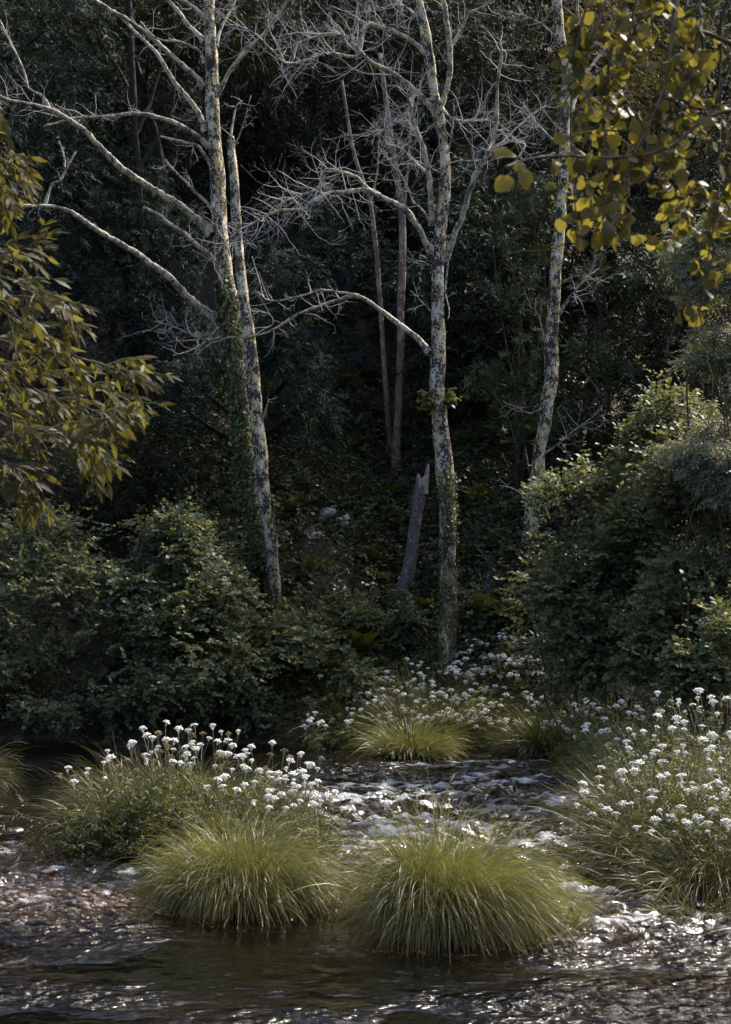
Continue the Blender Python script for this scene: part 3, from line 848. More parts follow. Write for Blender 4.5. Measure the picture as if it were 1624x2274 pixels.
O2 = 812
C_tr = [(912, -30, 10), (926, 0, 11), (940, 50, 10.5), (947, 100, 11), (956, 150, 11), (963, 200, 10.5), (976, 250, 10.5), (983, 300, 10.5), (988, 350, 11), (989, 400, 12), (986, 450, 12.5), (979, 510, 12.5),
        (975, 560, 12.5), (972, 620, 13.5), (974, 700, 14.5), (972, 760, 15.5), (973, 860, 16.5), (978, 920, 17), (985, 980, 17.5), (990, 1050, 18), (993, 1120, 18), (995, 1200, 18), (996, 1300, 18.5), (996, 1380, 18.5), (995, 1450, 21)]
C_limbs = [
    dict(p=h2([(325, 500), (352, 415), (370, 350), (375, 290), (375, 200), (365, 130), (355, 60), (345, 0), (340, -40)], O2), r=(7, 5.5), tip=-.5, n=12, L=.6),
    dict(p=h2([(372, 218), (400, 170), (430, 120), (460, 60), (500, 40), (545, 15), (590, -30)], O2), r=(4.5, 2.6), tip=-.6, n=12, L=.6),
    dict(p=h2([(350, 1155), (380, 1090), (410, 1010), (440, 930), (460, 850), (490, 770), (530, 700), (560, 630), (580, 540), (585, 440), (590, 340), (605, 260), (598, 180)], O2), r=(7.5, 2.6), tip=-1.2, n=24, L=.7, t0=.3, sub=4),
    dict(p=h2([(530, 702), (580, 650), (630, 632), (688, 630), (706, 655), (655, 735)], O2), r=(4, 2), tip=-.4, n=5, L=.4),
    dict(p=h2([(545, 690), (620, 620), (680, 560), (740, 510), (800, 470)], O2), r=(3, 1.4), tip=.5, n=12, L=.6, sub=4),
    dict(p=h2([(298, 1120), (270, 1080), (240, 1020), (200, 960), (150, 915), (90, 885), (0, 845)], O2) + h2([(1540, 853), (1440, 865), (1400, 890), (1350, 930), (1260, 935), (1190, 955), (1110, 1000), (1050, 1030), (1000, 1080), (950, 1140)]), r=(8, 1.8), tip=-1.6, n=46, L=.75, t0=.4, sub=4),
    dict(p=h2([(60, 870), (0, 830)], O2) + h2([(1585, 790), (1520, 765), (1440, 758), (1428, 820), (1385, 850), (1300, 880), (1230, 915)]), r=(5, 1.8), tip=-.9, n=40, L=.75, t0=.3, sub=4),
    dict(p=h2([(298, 1000), (290, 900), (280, 780), (265, 690), (240, 610), (212, 545), (200, 470), (180, 420)], O2), r=(7, 3), tip=-.9, n=26, L=.75, sub=4),
    dict(p=h2([(322, 525), (270, 450), (210, 390), (130, 330), (50, 290), (0, 255)], O2) + h2([(1560, 190), (1530, 160), (1450, 150), (1380, 170), (1300, 200)]), r=(6, 1.8), tip=-1.3, n=46, L=.85, sub=4),
    dict(p=h2([(278, 250), (218, 190), (150, 150), (80, 125), (0, 110)], O2) + h2([(1590, 245), (1460, 235), (1380, 262), (1275, 283), (1200, 215), (1140, 155), (1060, 115), (1000, 112)]), r=(5, 1.6), tip=-1.6, n=52, L=.85, t0=.2, sub=4),
    dict(p=h2([(315, 450), (260, 440), (212, 425), (190, 490), (140, 545), (60, 580), (0, 605)], O2), r=(4, 1.4), tip=-.8, n=24, L=.6, sub=4),
    dict(p=h2([(330, 470), (375, 520), (430, 538), (500, 535), (580, 545), (650, 600)], O2), r=(3.5, 1.4), tip=-.8, n=24, L=.65, sub=4),
    dict(p=h2([(355, 730), (420, 715), (500, 712), (560, 690)], O2), r=(2.2, 1.1), tip=-.6, n=9, L=.5),
    dict(p=h2([(360, 690), (375, 640), (385, 560), (395, 470)], O2), r=(2.2, 1.1), tip=-.6, n=8, L=.4),
    dict(p=h2([(285, 780), (220, 720), (160, 660), (90, 640)], O2), r=(3, 1.2), tip=.6, n=20, L=.6, sub=4),
    dict(p=h2([(290, 990), (250, 930), (215, 900), (190, 840), (150, 760), (110, 700)], O2), r=(2.6, 1.2), tip=-.6, n=16, L=.5),
    dict(p=h2([(258, 120), (215, 60), (160, 20), (90, -20)], O2), r=(4, 2), tip=.6, n=22, L=.8, sub=4),
    dict(p=[(955, 785), (925, 750), (885, 720), (845, 688), (797, 658), (745, 668), (692, 687), (655, 702), (625, 722), (595, 738), (560, 747), (500, 750)], r=(6.5, 1.6), tip=1.1, n=12, L=.5, t0=.35),
    dict(p=[(797, 658), (750, 648), (715, 644), (680, 654), (640, 664), (610, 668), (585, 660), (577, 625), (560, 570)], r=(3.2, 1.2), tip=.4, n=18, L=.5, t0=.2, sub=4),
    dict(p=h2([(358, 1130), (365, 1180), (355, 1290), (372, 1380), (365, 1420)], O2), r=(2.2, 1.4), tip=-.3, n=1, L=.2),
    dict(p=h2([(298, 1190), (250, 1160), (190, 1165)], O2), r=(1.8, .9), tip=-.4, n=7, L=.4),
    dict(p=h2([(298, 1390), (240, 1330), (200, 1290)], O2), r=(1.6, .9), tip=-.3, n=5, L=.4),
]
tC, PC, RC = tree("bare_tree", "central bare tree with lichened trunk and a dense haze of dead twigs", "tree", C_tr, 25.2, M['bark'], C_limbs, M['limb'])

D_tr = [(1232, -30, 10), (1236, 0, 10.5), (1245, 75, 10), (1257, 150, 11), (1257, 250, 11), (1252, 350, 11.5), (1247, 450, 12), (1238, 550, 13), (1231, 650, 13.5), (1226, 750, 14), (1222, 840, 14.5), (1214, 908, 15), (1206, 960, 15),
        (1199, 1008, 15), (1191, 1060, 15), (1182, 1150, 15.5), (1170, 1230, 14.5), (1158, 1320, 14), (1149, 1410, 15), (1145, 1440, 17)]
D_limbs = [
    dict(p=h2([(905, 340), (930, 260), (940, 190), (945, 100), (940, 20), (950, -40)], O2), r=(4.5, 3), tip=-.5, n=9, L=.5),
    dict(p=h2([(905, 500), (935, 430), (960, 380), (990, 310), (1030, 260), (1075, 200)], O2), r=(5, 2.6), tip=.4, n=9, L=.5),
    dict(p=h2([(862, 1395), (900, 1330), (940, 1280), (1000, 1210), (1022, 1130)], O2), r=(3.4, 1.6), tip=-.6, n=10, L=.5),
    dict(p=h2([(880, 1250), (940, 1225), (1010, 1235), (1080, 1255)], O2), r=(2, 1), tip=-.8, n=7, L=.4),
    dict(p=h2([(850, 640), (790, 580), (740, 520), (700, 470)], O2), r=(2.6, 1.3), tip=-.5, n=16, L=.6, sub=4),
    dict(p=h2([(860, 180), (800, 120), (750, 90), (690, 60)], O2), r=(2.6, 1.2), tip=-.4, n=14, L=.6, sub=4),
    dict(p=[(1212, 900), (1180, 918), (1150, 905), (1120, 893)], r=(1.6, .9), tip=-.4, n=6, L=.4),
    dict(p=[(1206, 1010), (1240, 985), (1270, 960), (1310, 930)], r=(2, .9), tip=-.4, n=16, L=.5),
    dict(p=[(1184, 1130), (1160, 1100), (1140, 1085), (1110, 1078)], r=(2, 1), tip=-.3, n=2, L=.3),
    dict(p=[(1212, 770), (1202, 720), (1190, 690), (1178, 680)], r=(1.6, .8), tip=-.3, n=8, L=.4),
]
tD, PD, RD = tree("bare_tree", "right hand bare tree leaning over behind the round leaved bough", "tree", D_tr, 27.4, M['bark'], D_limbs, M['limb'])

# thin pinkish stems on the slope
for lab, tr, Yd, nm, limbs in [
    ("straight thin pinkish trunk, the thicker of the pair on the slope", [(845, 120, 5), (862, 260, 6), (880, 380, 7), (893, 480, 8), (893, 600, 8.5), (890, 690, 8.5), (891, 758, 8.5), (887, 858, 8.5), (883, 940, 8.5), (879, 985, 10)], 32.2, 'farbark',
     [dict(p=[(893, 470), (905, 380), (912, 290), (905, 240)], r=(4, 2), n=6, L=.7), dict(p=[(882, 390), (850, 330), (835, 270)], r=(3, 1.5), n=5, L=.6)]),
    ("thinnest pinkish trunk at the left of the pair on the slope", [(760, 180, 3), (782, 320, 4), (805, 400, 4.5), (822, 450, 5), (833, 530, 5.5), (840, 610, 5.5), (846, 690, 5.5), (850, 758, 5.5), (857, 858, 6), (862, 930, 6), (866, 980, 7)], 32.6, 'farbark',
     [dict(p=[(822, 450), (838, 380), (842, 300)], r=(3, 1.5), n=5, L=.6)]),
    ("mossy old trunk in the shade behind the long left limbs", [(285, -20, 7), (290, 80, 7), (296, 200, 7.5), (300, 290, 8), (308, 400, 8), (312, 500, 8.5), (318, 640, 9), (322, 800, 9.5), (326, 960, 11)], 33.5, 'darkbark',
     [dict(p=[(300, 300), (330, 240), (355, 160), (395, 100), (430, 60)], r=(4.5, 2), n=4, L=.6), dict(p=[(305, 380), (360, 290), (385, 230), (388, 120)], r=(4, 2), n=4, L=.6), dict(p=[(296, 220), (262, 150), (230, 100), (200, 40)], r=(4, 2), n=4, L=.6)]),
    ("thin bare sapling arching to the left under the dark right hand trees", [(1290, 822, 2.2), (1315, 848, 2.6), (1337, 883, 3), (1355, 930, 3.2), (1367, 980, 3.6), (1372, 1060, 4)], 29.0, 'farbark', []),
    ("straight dark trunk under the large fingered leaves at right", [(1318, 560, 4), (1325, 640, 5), (1334, 700, 5.2), (1341, 760, 5.5), (1348, 850, 6), (1352, 960, 7)], 30.5, 'mossbark', []),
]:
    z0 = at(tr[-1][0], tr[-1][1], Yd)
    tree("thin_tree", lab, "tree", tr, Yd, M[nm], limbs, None, 10, 0.12)

# broken snag
sn = [(938, 1070, 12.5), (934, 1090, 13.5), (930, 1115, 13.5), (927, 1135, 13), (924, 1160, 13), (920, 1185, 13.5), (915, 1225, 14.5), (908, 1262, 15), (899, 1292, 15), (886, 1322, 14), (876, 1350, 13)]
sn = sn[::-1]
P, R = trace([(a, b_, r) for a, b_, r in sn], 27.3, 6)
ts = thing("broken_trunk", "broken grey trunk with a splintered top left of the central tree", "dead tree", P[0])
mb = MB()
V, F = tube(P, R, 18, 0.14, True, 4)
mb.add(V, F)
mb.build("trunk", M['snag'], ts)
top, rt = P[-1], R[-1]
for k in range(11):
    a = k / 11 * 2 * PI + 0.3
    off = np.array([math.cos(a), math.sin(a), 0]) * rt * 0.72
    h = [0.30, 0.22, 0.10, 0.05, 0.07, 0.16, 0.12, 0.04, 0.08, 0.13, 0.34][k]
    b0 = top + off - np.array([0, 0, 0.24])
    pts = np.array([b0, b0 + [0.0, 0, 0.24], b0 + [0.012 * math.cos(a) + .012, 0, 0.24 + h * 0.6], b0 + [0.02 * math.cos(a) + .025, 0.0, 0.24 + h]])
    V, F = tube(pts, np.array([0.046, 0.044, 0.038, 0.018]), 6, 0.35, True, k)
    sp = MB()
    sp.add(V, F)
    sp.build("splinter", M['snagwood'], ts, smooth=False)


# ------------------------------------------------------------------ ivy on the trunks
def ivy_on(P, R, vy0, vy1, n, label, side=None, size=0.07):
    vv = proj(P)[1]
    ks = np.where((vv > vy0) & (vv < vy1))[0]
    b = MB()
    base = P[ks[0]]
    t = thing("ivy", label, "ivy", base)
    k = rng.choice(ks[:-1], n)
    f = rng.random(n)
    C = P[k] + (P[k + 1] - P[k]) * f[:, None]
    a = rng.uniform(0, 2 * PI, n) if side is None else rng.normal(side, 0.8, n)
    out = np.stack([np.cos(a), np.sin(a), np.zeros(n)], -1)
    Q = C + out * (R[k] + np.abs(rng.normal(0.03, 0.035, n)))[:, None]
    D = unit(out * 0.4 + rng.normal(size=(n, 3)) * 0.5 + [0, 0, -0.8])
    leaves(b, L_ROUND, Q, D, unit(out + rng.normal(size=(n, 3)) * 0.35 + [0, 0, .3]), size * rng.uniform(0.6, 1.3, n))
    b.build("leaves", M['ivy'], t, stuff=True)
    st = MB()
    for s in range(5):
        a0 = rng.uniform(0, 2 * PI) if side is None else rng.normal(side, 0.6)
        aa = a0 + np.cumsum(rng.normal(0, 0.12, len(ks)))
        pts = P[ks] + np.stack([np.cos(aa), np.sin(aa), 0 * aa], -1) * (R[ks] * 1.08 + 0.004)[:, None]
        V, F = tube(pts, np.full(len(ks), 0.007), 5)
        st.add(V, F)
    st.build("stems", M['nearbark'], t)
    return t


ivy_on(PA, RA, 620, 1290, 2300, "ivy covering the lower trunk of the tall left tree", -2.0, 0.08)
ivy_on(PC, RC, 1040, 1215, 330, "ivy climbing the front of the central trunk", -1.4, 0.06)
ivy_on(PB, RB, 1090, 1200, 120, "small sprig of ivy on the right side of the slender leaning trunk", 0.1, 0.065)
ivy_on(PC, RC, 1240, 1440, 240, "ivy around the mossy foot of the central trunk", None, 0.06)
for side, cx, cy, lab in ((0.0, 1000, 890, "tuft of pale leaves sprouting from the right of the central trunk"), (PI, 945, 895, "smaller tuft of pale leaves on the left of the central trunk")):
    c = at(cx, cy, 25.0)
    tp = thing("epicormic_sprout", lab, "sprout", at(975 + 8 * math.cos(side), cy + 12, 25.2))
    b, sb = MB(), MB()
    for k in range(9):
        e = c + rng.normal(size=3) * [0.09, 0.06, 0.16]
        pts = catmull([np.array(tp['_base']), (np.array(tp['_base']) + e) / 2 + [0, -.03, .04], e], 4)
        V, F = tube(pts, np.linspace(.005, .002, len(pts)), 4)
        sb.add(V, F)
        m_ = 9
        Q = pts[rng.integers(3, len(pts), m_)] + rng.normal(size=(m_, 3)) * .03
        leaves(b, L_ROUND, Q, unit(np.array([math.cos(side), -.3, -.1]) + rng.normal(size=(m_, 3)) * .5), unit(rng.normal(size=(m_, 3)) * .5 + [0, -.2, 1]), rng.uniform(.06, .12, m_))
    sb.build("stems", M['stem'], tp)
    b.build("leaves", M['herb'], tp, stuff=True)


# ------------------------------------------------------------------ leafy crowns and shrubs
def crown_points(lobes, n, fill=0.45, thr=-0.08):
    """lobes: (centre xyz, radii xyz). Points biased to the outer shell, with noise gaps; returns points and outward dirs"""
    w = np.array([l[1][0] * l[1][2] for l in lobes])
    w = w / w.sum()
    out, dirs = [], []
    for (c, r), k in zip(lobes, (w * n * 1.7).astype(int) + 1):
        d = unit(rng.normal(size=(k, 3)))
        rad = (fill + (1 - fill) * rng.random(k) ** 0.6)
        bump = 1 + 0.33 * fbm(d[:, 0] * 2.2 + c[0], d[:, 1] * 2.2 + c[1], d[:, 2] * 2.2 + c[2], 3, 61)
        p = np.asarray(c) + d * (rad * bump)[:, None] * np.asarray(r)
        gap = fbm(p[:, 0] * 1.6, p[:, 1] * 1.6, p[:, 2] * 1.9, 3, 71)
        ok = gap > thr
        out.append(p[ok])
        dirs.append(d[ok])
    return np.vstack(out)[:n * 2], np.vstack(dirs)[:n * 2]


def sprays(P, Dr, per, length, lsize, droop=0.0, flat=0.5, cluster='alt'):
    """leaf positions, tip directions, normals and sizes for sprays starting at P"""
    n = len(P)
    ax = unit(Dr * 0.8 + rng.normal(size=(n, 3)) * 0.7 + np.array([0, 0, -droop]))
    ax[:, 2] *= flat if cluster == 'alt' else 1.0
    ax = unit(ax + np.array([0, 0, -droop * 0.6]))
    sidev = unit(np.cross(ax, np.array([0, 0, 1.0]) + 0.35 * rng.normal(size=(n, 3))))
    up = np.cross(sidev, ax)
    t = np.linspace(0.12, 1, per)[None] + rng.normal(0, 0.04, (n, per))
    if cluster == 'whorl':
        a = np.linspace(0, 2 * PI, per, endpoint=False)[None] + rng.uniform(0, 6, (n, 1))
        Q = P[:, None] + 0 * t[..., None] + ax[:, None] * (rng.random((n, per, 1)) * 0.03)
        D = np.cos(a)[..., None] * sidev[:, None] + np.sin(a)[..., None] * up[:, None] + 0.35 * ax[:, None]
        Nn = np.repeat(ax[:, None], per, 1) + 0.2 * rng.normal(size=(n, per, 3))
    else:
        sg = np.where(np.arange(per) % 2 == 0, 1.0, -1.0)[None, :, None]
        Q = P[:, None] + ax[:, None] * (t * length)[..., None] - np.array([0, 0, 1.0]) * (droop * length * t ** 2)[..., None] * 0.5
        D = ax[:, None] * 0.75 + sidev[:, None] * sg * 0.8 + 0.25 * rng.normal(size=(n, per, 3)) + np.array([0, 0, -droop * 0.5])
        Nn = up[:, None] * np.sign(up[:, None, 2:3]) + 0.5 * rng.normal(size=(n, per, 3)) + np.array([0, -0.45, 0.2])
    S = lsize * rng.uniform(0.6, 1.25, (n, per))
    return Q.reshape(-1, 3), D.reshape(-1, 3), Nn.reshape(-1, 3), S.ravel()


LEAF_ME = {}


def leaf_parts(name, tmpl, mat, P, D, Nn, S, parent, key):
    """single leaves as objects sharing one mesh"""
    from mathutils import Matrix
    if key not in LEAF_ME:
        b = MB()
        b.add(tmpl[0], [f for f in tmpl[1]])
        LEAF_ME[key] = b.mesh(name, mat)
    me = LEAF_ME[key]
    D = unit(D)
    X = unit(np.cross(D, Nn))
    Zz = np.cross(X, D)
    base = np.array(parent['_base'])
    for k in range(len(P)):
        o = bpy.data.objects.new(name, me)
        COL.objects.link(o)
        o.parent = parent
        s = S[k]
        m = np.eye(4)
        m[:3, 0], m[:3, 1], m[:3, 2], m[:3, 3] = X[k] * s, D[k] * s, Zz[k] * s, P[k] - base
        o.matrix_local = Matrix(m.tolist())


def foliage(t, tmpl, mat, key, nparts, Q, D, Nn, S, part="leaf"):
    """the leaves nearest the camera become parts, the others one mass"""
    if nparts:
        dist = np.linalg.norm(Q - np.array([0, 0, CAMZ]), axis=1) + rng.normal(0, 0.25, len(Q))
        vx, vy = proj(Q)
        inside = (vx > 0) & (vx < 1624) & (vy > 0) & (vy < 2274)
        dist = np.where(inside, dist, 1e6)
        o_ = np.argsort(dist)
        near, rest = o_[:nparts], o_[nparts:]
        leaf_parts(part, tmpl, mat, Q[near], D[near], Nn[near], S[near], t, key)
    else:
        rest = np.arange(len(Q))
    b = MB()
    leaves(b, tmpl, Q[rest], D[rest], Nn[rest], S[rest])
    return b.build("foliage", mat, t, stuff=True)


def lobe(vx, vy, Yd, rv, ry=None, squash=1.0):
    """a crown lobe given on the picture grid; rv is its radius there"""
    c = at(vx, vy, Yd)
    r = rv * Yd / FV
    return (c, (r, ry or r, r * squash))


def shrub(name, label, cat, lobes, foot, n, per, length, lsize, tmpl, mat, key, nparts=0, droop=0.1, flat=0.5, cluster='alt', stems=9, bark='mossbark', fill=0.45, group=None):
    t = thing(name, label, cat, foot, group)
    shoots = int(n / 38) if tmpl is L_ROUND else 0
    Pc, Dc = crown_points(lobes, n, fill, .02 if tmpl is L_ROUND else -.08)
    if len(Pc) > n:
        k = rng.choice(len(Pc), n, replace=False)
        Pc, Dc = Pc[k], Dc[k]
    Q, D, Nn, S = sprays(Pc, Dc, per, length, lsize, droop, flat, cluster)
    b = MB()
    if shoots:
        ex = [(Q, D, Nn, S)]
        for k in rng.choice(len(Pc), shoots):
            d0 = unit(Dc[k] * [1, 1, .6] + rng.normal(0, .35, 3) + [0, -.1, .45])
            q, _ = twig(b, Pc[k], d0, rng.uniform(.35, .85), .006, 6, .16, -.02, 4)
            m_ = rng.integers(7, 13)
            f = np.linspace(1.2, 5.98, m_)
            i0 = f.astype(int)
            pp = q[i0] + (q[i0 + 1] - q[i0]) * (f - i0)[:, None]
            tg = unit(q[i0 + 1] - q[i0])
            sdv = unit(np.cross(tg, [0, 0, 1]) + rng.normal(0, .3, (m_, 3))) * np.where(np.arange(m_) % 2, 1, -1)[:, None]
            ex.append((pp, tg * .6 + sdv * .8, np.array([0, -.4, 1]) + rng.normal(0, .4, (m_, 3)), lsize * rng.uniform(.55, 1.2, m_)))
        Q, D, Nn, S = [np.concatenate(z_) for z_ in zip(*ex)]
    foliage(t, tmpl, mat, key, nparts, Q, D, Nn, S)
    for k in range(stems):
        c, r = lobes[k % len(lobes)]
        e = np.asarray(c) + unit(rng.normal(size=3)) * np.asarray(r) * 0.7
        f = np.asarray(foot) + rng.normal(size=3) * [0.15, 0.15, 0]
        mid = (f + e) / 2 + rng.normal(size=3) * 0.25 + [0, 0, 0.2]
        pts = catmull([f, mid, e], 6)
        V, F = tube(pts, np.linspace(0.028, 0.006, len(pts)), 6, 0.1)
        b.add(V, F)
        for _ in range(5):
            twig(b, pts[rng.integers(4, len(pts))], unit(rng.normal(size=3) + [0, 0, .4]), rng.uniform(.4, .9), .007, 5, .25, 0, 4)
    b.build("stems", M[bark], t)
    return t


def foot_at(vx, y):
    x = (vx - CX) / FV * y
    return np.array([x, y, gz(x, y)])


# left bank shrubs
shrub("alder_shrub", "broad leaved shrub at the far left below the ash bough", "shrub",
      [lobe(60, 1240, 24.5, 110), lobe(120, 1330, 24, 130), lobe(40, 1430, 23.5, 130), lobe(170, 1190, 25, 70), lobe(130, 1500, 23.5, 90)], foot_at(60, 25), 2300, 8, .3, .082, L_ROUND, M['hazel'], 'hazel', 240)
shrub("alder_shrub", "round topped shrub with pale sprays left of the slender leaning trunk", "shrub",
      [lobe(420, 1240, 24.6, 85), lobe(330, 1290, 24.2, 100), lobe(470, 1330, 24.3, 90), lobe(380, 1390, 23.9, 120), lobe(290, 1210, 24.8, 55), lobe(395, 1175, 24.6, 40)], foot_at(400, 25), 2400, 8, .3, .086, L_ROUND, M['hazel'], 'hazel', 280)
shrub("alder_shrub", "low shrub overhanging the dark water at the left bank", "shrub",
      [lobe(260, 1480, 23.4, 110), lobe(420, 1470, 23.4, 100), lobe(540, 1480, 23.5, 70), lobe(370, 1545, 23.0, 90, None, .45), lobe(130, 1560, 23.0, 90, None, .4)], foot_at(380, 24.6), 2000, 8, .3, .082, L_ROUND, M['hazel'], 'hazel', 280)
shrub("alder_shrub", "small leafy shrub at the foot of the slender leaning trunk", "shrub",
      [lobe(660, 1420, 24.2, 60), lobe(600, 1450, 24.0, 60), lobe(690, 1490, 23.9, 70), lobe(760, 1500, 23.9, 60), lobe(560, 1530, 23.6, 60)], foot_at(640, 24.8), 900, 8, .3, .09, L_ROUND, M['hazel'], 'hazel', 120, stems=5)

shrub("alder_shrub", "low leafy bush left of the central trunk's foot behind the white flowers", "shrub",
      [lobe(790, 1390, 25.8, 45), lobe(850, 1405, 25.6, 38), lobe(740, 1370, 25.9, 40), lobe(905, 1385, 25.9, 34)], foot_at(830, 26), 700, 8, .26, .075, L_ROUND, M['hazel'], 'hazel', 150, stems=5)
shrub("alder_shrub", "low leafy bush right of the central trunk's foot", "shrub",
      [lobe(1070, 1380, 25.9, 40), lobe(1120, 1400, 25.5, 42), lobe(1170, 1385, 25.2, 36), lobe(1110, 1350, 26, 36)], foot_at(1100, 26), 700, 8, .26, .075, L_ROUND, M['alder'], 'alder', 150, stems=5)
# right bank shrubs
shrub("alder_shrub", "large rounded alder shrub in front of the right hand tree", "shrub",
      [lobe(1360, 1040, 22, 60), lobe(1300, 1110, 21.6, 70), lobe(1410, 1100, 21.8, 100), lobe(1460, 1010, 22, 80), lobe(1350, 1210, 21.2, 90), lobe(1236, 1100, 21.5, 40),
       lobe(1450, 1220, 21.4, 110), lobe(1270, 1190, 21.4, 55), lobe(1340, 1300, 21.2, 90), lobe(1420, 1340, 21, 90), lobe(1500, 940, 22, 70)], foot_at(1380, 22.3), 3800, 8, .32, .082, L_ROUND, M['alder'], 'alder', 300)
shrub("alder_shrub", "pale tipped alder shrub leaning low over the white flowers", "shrub",
      [lobe(1205, 1300, 21.3, 60), lobe(1260, 1330, 21, 75), lobe(1330, 1390, 20.8, 80), lobe(1220, 1270, 21.3, 36), lobe(1400, 1400, 20.6, 80), lobe(1280, 1440, 20.9, 70), lobe(1190, 1370, 21.4, 50), lobe(1360, 1470, 20.4, 70), lobe(1440, 1470, 20.2, 60)], foot_at(1290, 21.8), 2000, 8, .3, .082, L_ROUND, M['alder'], 'alder', 260, stems=7)
shrub("alder_shrub", "dark broad alder shrub at the right edge under the pale willow", "shrub",
      [lobe(1560, 1130, 20, 100), lobe(1500, 1400, 19.6, 90), lobe(1610, 1000, 20, 80), lobe(1560, 1000, 20.3, 70), lobe(1600, 1220, 19.8, 100), lobe(1520, 1080, 20.4, 80), lobe(1540, 1300, 19.6, 110), lobe(1640, 1100, 19.8, 90), lobe(1640, 1380, 19.4, 90)], foot_at(1580, 20.3), 3200, 8, .3, .085, L_ROUND, M['alder'], 'alder', 280)
shrub("alder_shrub", "low yellowish shrub at the right edge behind the white flowers", "shrub",
      [lobe(1570, 1450, 17, 75), lobe(1500, 1480, 17.2, 55), lobe(1630, 1480, 16.8, 75)], foot_at(1570, 17.2), 1100, 8, .26, .075, L_ROUND, M['hazel'], 'hazel', 200, stems=6)
shrub("willow_shrub", "pale feathery willow leaning in from the right edge", "shrub",
      [lobe(1590, 850, 19, 90), lobe(1540, 920, 19, 60), lobe(1620, 960, 18.8, 80), lobe(1650, 750, 19, 70), lobe(1500, 970, 19.4, 45), lobe(1660, 860, 18.8, 90), lobe(1600, 760, 19, 60), lobe(1630, 680, 19, 60), lobe(1590, 1000, 19, 80), lobe(1545, 985, 19.2, 60), lobe(1640, 1060, 18.8, 80)], foot_at(1640, 19.2), 5600, 9, .2, .075, L_LANCE, M['willow'], 'willow', 300, droop=.3)
shrub("willow_shrub", "upper pale willow spray beneath the round leaved bough", "shrub",
      [lobe(1540, 560, 19.2, 55), lobe(1600, 530, 19.2, 60), lobe(1580, 620, 19, 50), lobe(1660, 640, 19, 60), lobe(1640, 480, 19.4, 50)], foot_at(1700, 19.8), 2000, 9, .2, .075, L_LANCE, M['willow'], 'willow', 200, droop=.3)
shrub("rhododendron", "glossy dark rhododendron between the central and right trunks", "shrub",
      [lobe(1150, 830, 28.9, 80), lobe(1090, 850, 29, 60), lobe(1180, 780, 29, 60), lobe(1210, 930, 29.2, 60), lobe(1130, 930, 29.2, 50)], foot_at(1150, 29.5), 300, 8, .2, .17, L_LANCE, M['rhodo'], 'rhodo', 300, cluster='whorl', stems=8)
shrub("rhododendron", "taller rhododendron crown above and behind the central trunk fork", "shrub",
      [lobe(1140, 520, 30.5, 80), lobe(1190, 440, 30.6, 70), lobe(1120, 620, 30.3, 60), lobe(1200, 600, 30.4, 60), lobe(1110, 440, 30.6, 50), lobe(1180, 690, 30.3, 50)], foot_at(1160, 31), 380, 8, .2, .17, L_LANCE, M['rhodo'], 'rhodo', 300, cluster='whorl', stems=8)
shrub("chestnut_sapling", "sapling with large fingered leaves in the gloom right of the right hand tree", "sapling",
      [lobe(1330, 615, 29.6, 60, None, .4), lobe(1400, 640, 29.6, 55, None, .4), lobe(1290, 800, 29.4, 70, None, .5), lobe(1360, 830, 29.4, 50, None, .5)], foot_at(1340, 30.2), 170, 7, .2, .26, L_LANCE, M['rhodo'], 'chestnut', 200, cluster='whorl', stems=5)


# ------------------------------------------------------------------ forest behind: each tree its own trunk and crown
def forest_tree(label, lobes, foot, n, per, length, lsize, tmpl, mat, top=None, droop=0.35, tr=0.22):
    t = thing("forest_tree", label, "tree", foot)
    Pc, Dc = crown_points(lobes, n, 0.35)
    Q, D, Nn, S = sprays(Pc, Dc, per, length, lsize, droop, 0.8)
    foliage(t, tmpl, mat, '', 0, Q, D, Nn, S)
    cs = np.array([np.asarray(l[0]) for l in lobes])
    tp = cs[np.argmax(cs[:, 2])]
    f = np.asarray(foot)
    mid = (f * 0.5 + np.array([f[0] * 0.4 + tp[0] * 0.6, f[1], tp[2]]) * 0.5)
    b = MB()
    pts = catmull([f - [0, 0, .2], mid, tp], 10)
    V, F = tube(pts, np.linspace(tr, tr * 0.3, len(pts)), 12, 0.12)
    b.add(V, F)
    b.build("trunk", M['darkbark'], t)
    for c in cs:
        k = np.argmin(np.abs(pts[:, 2] - (c[2] - 0.8)))
        q = catmull([pts[k], (pts[k] + c) / 2 + [0, 0, -.1], c], 5)
        V, F = tube(q, np.linspace(tr * 0.35, 0.02, len(q)), 7, 0.1)
        b = MB()
        b.add(V, F)
        b.build("limb", M['darkbark'], t)


def w(x, y, z, rx, ry, rz):
    return (np.array([x, y, z], float), (rx, ry, rz))


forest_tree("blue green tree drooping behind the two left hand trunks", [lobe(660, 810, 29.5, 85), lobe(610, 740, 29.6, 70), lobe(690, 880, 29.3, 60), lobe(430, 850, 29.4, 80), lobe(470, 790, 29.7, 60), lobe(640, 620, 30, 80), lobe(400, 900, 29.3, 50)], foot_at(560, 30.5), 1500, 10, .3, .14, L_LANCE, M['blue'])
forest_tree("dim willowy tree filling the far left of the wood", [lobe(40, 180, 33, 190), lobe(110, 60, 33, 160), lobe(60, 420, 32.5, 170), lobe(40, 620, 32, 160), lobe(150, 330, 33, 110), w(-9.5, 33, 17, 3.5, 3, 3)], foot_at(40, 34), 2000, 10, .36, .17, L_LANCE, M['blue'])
forest_tree("dim tree behind the longest left limb", [lobe(250, 430, 34, 120), lobe(310, 520, 33.5, 110), lobe(250, 640, 33, 120), lobe(390, 560, 33.4, 90), lobe(360, 700, 33, 90), lobe(200, 780, 32.6, 100), lobe(420, 660, 33, 70)], foot_at(300, 34.5), 2000, 10, .34, .15, L_LANCE, M['blue'])
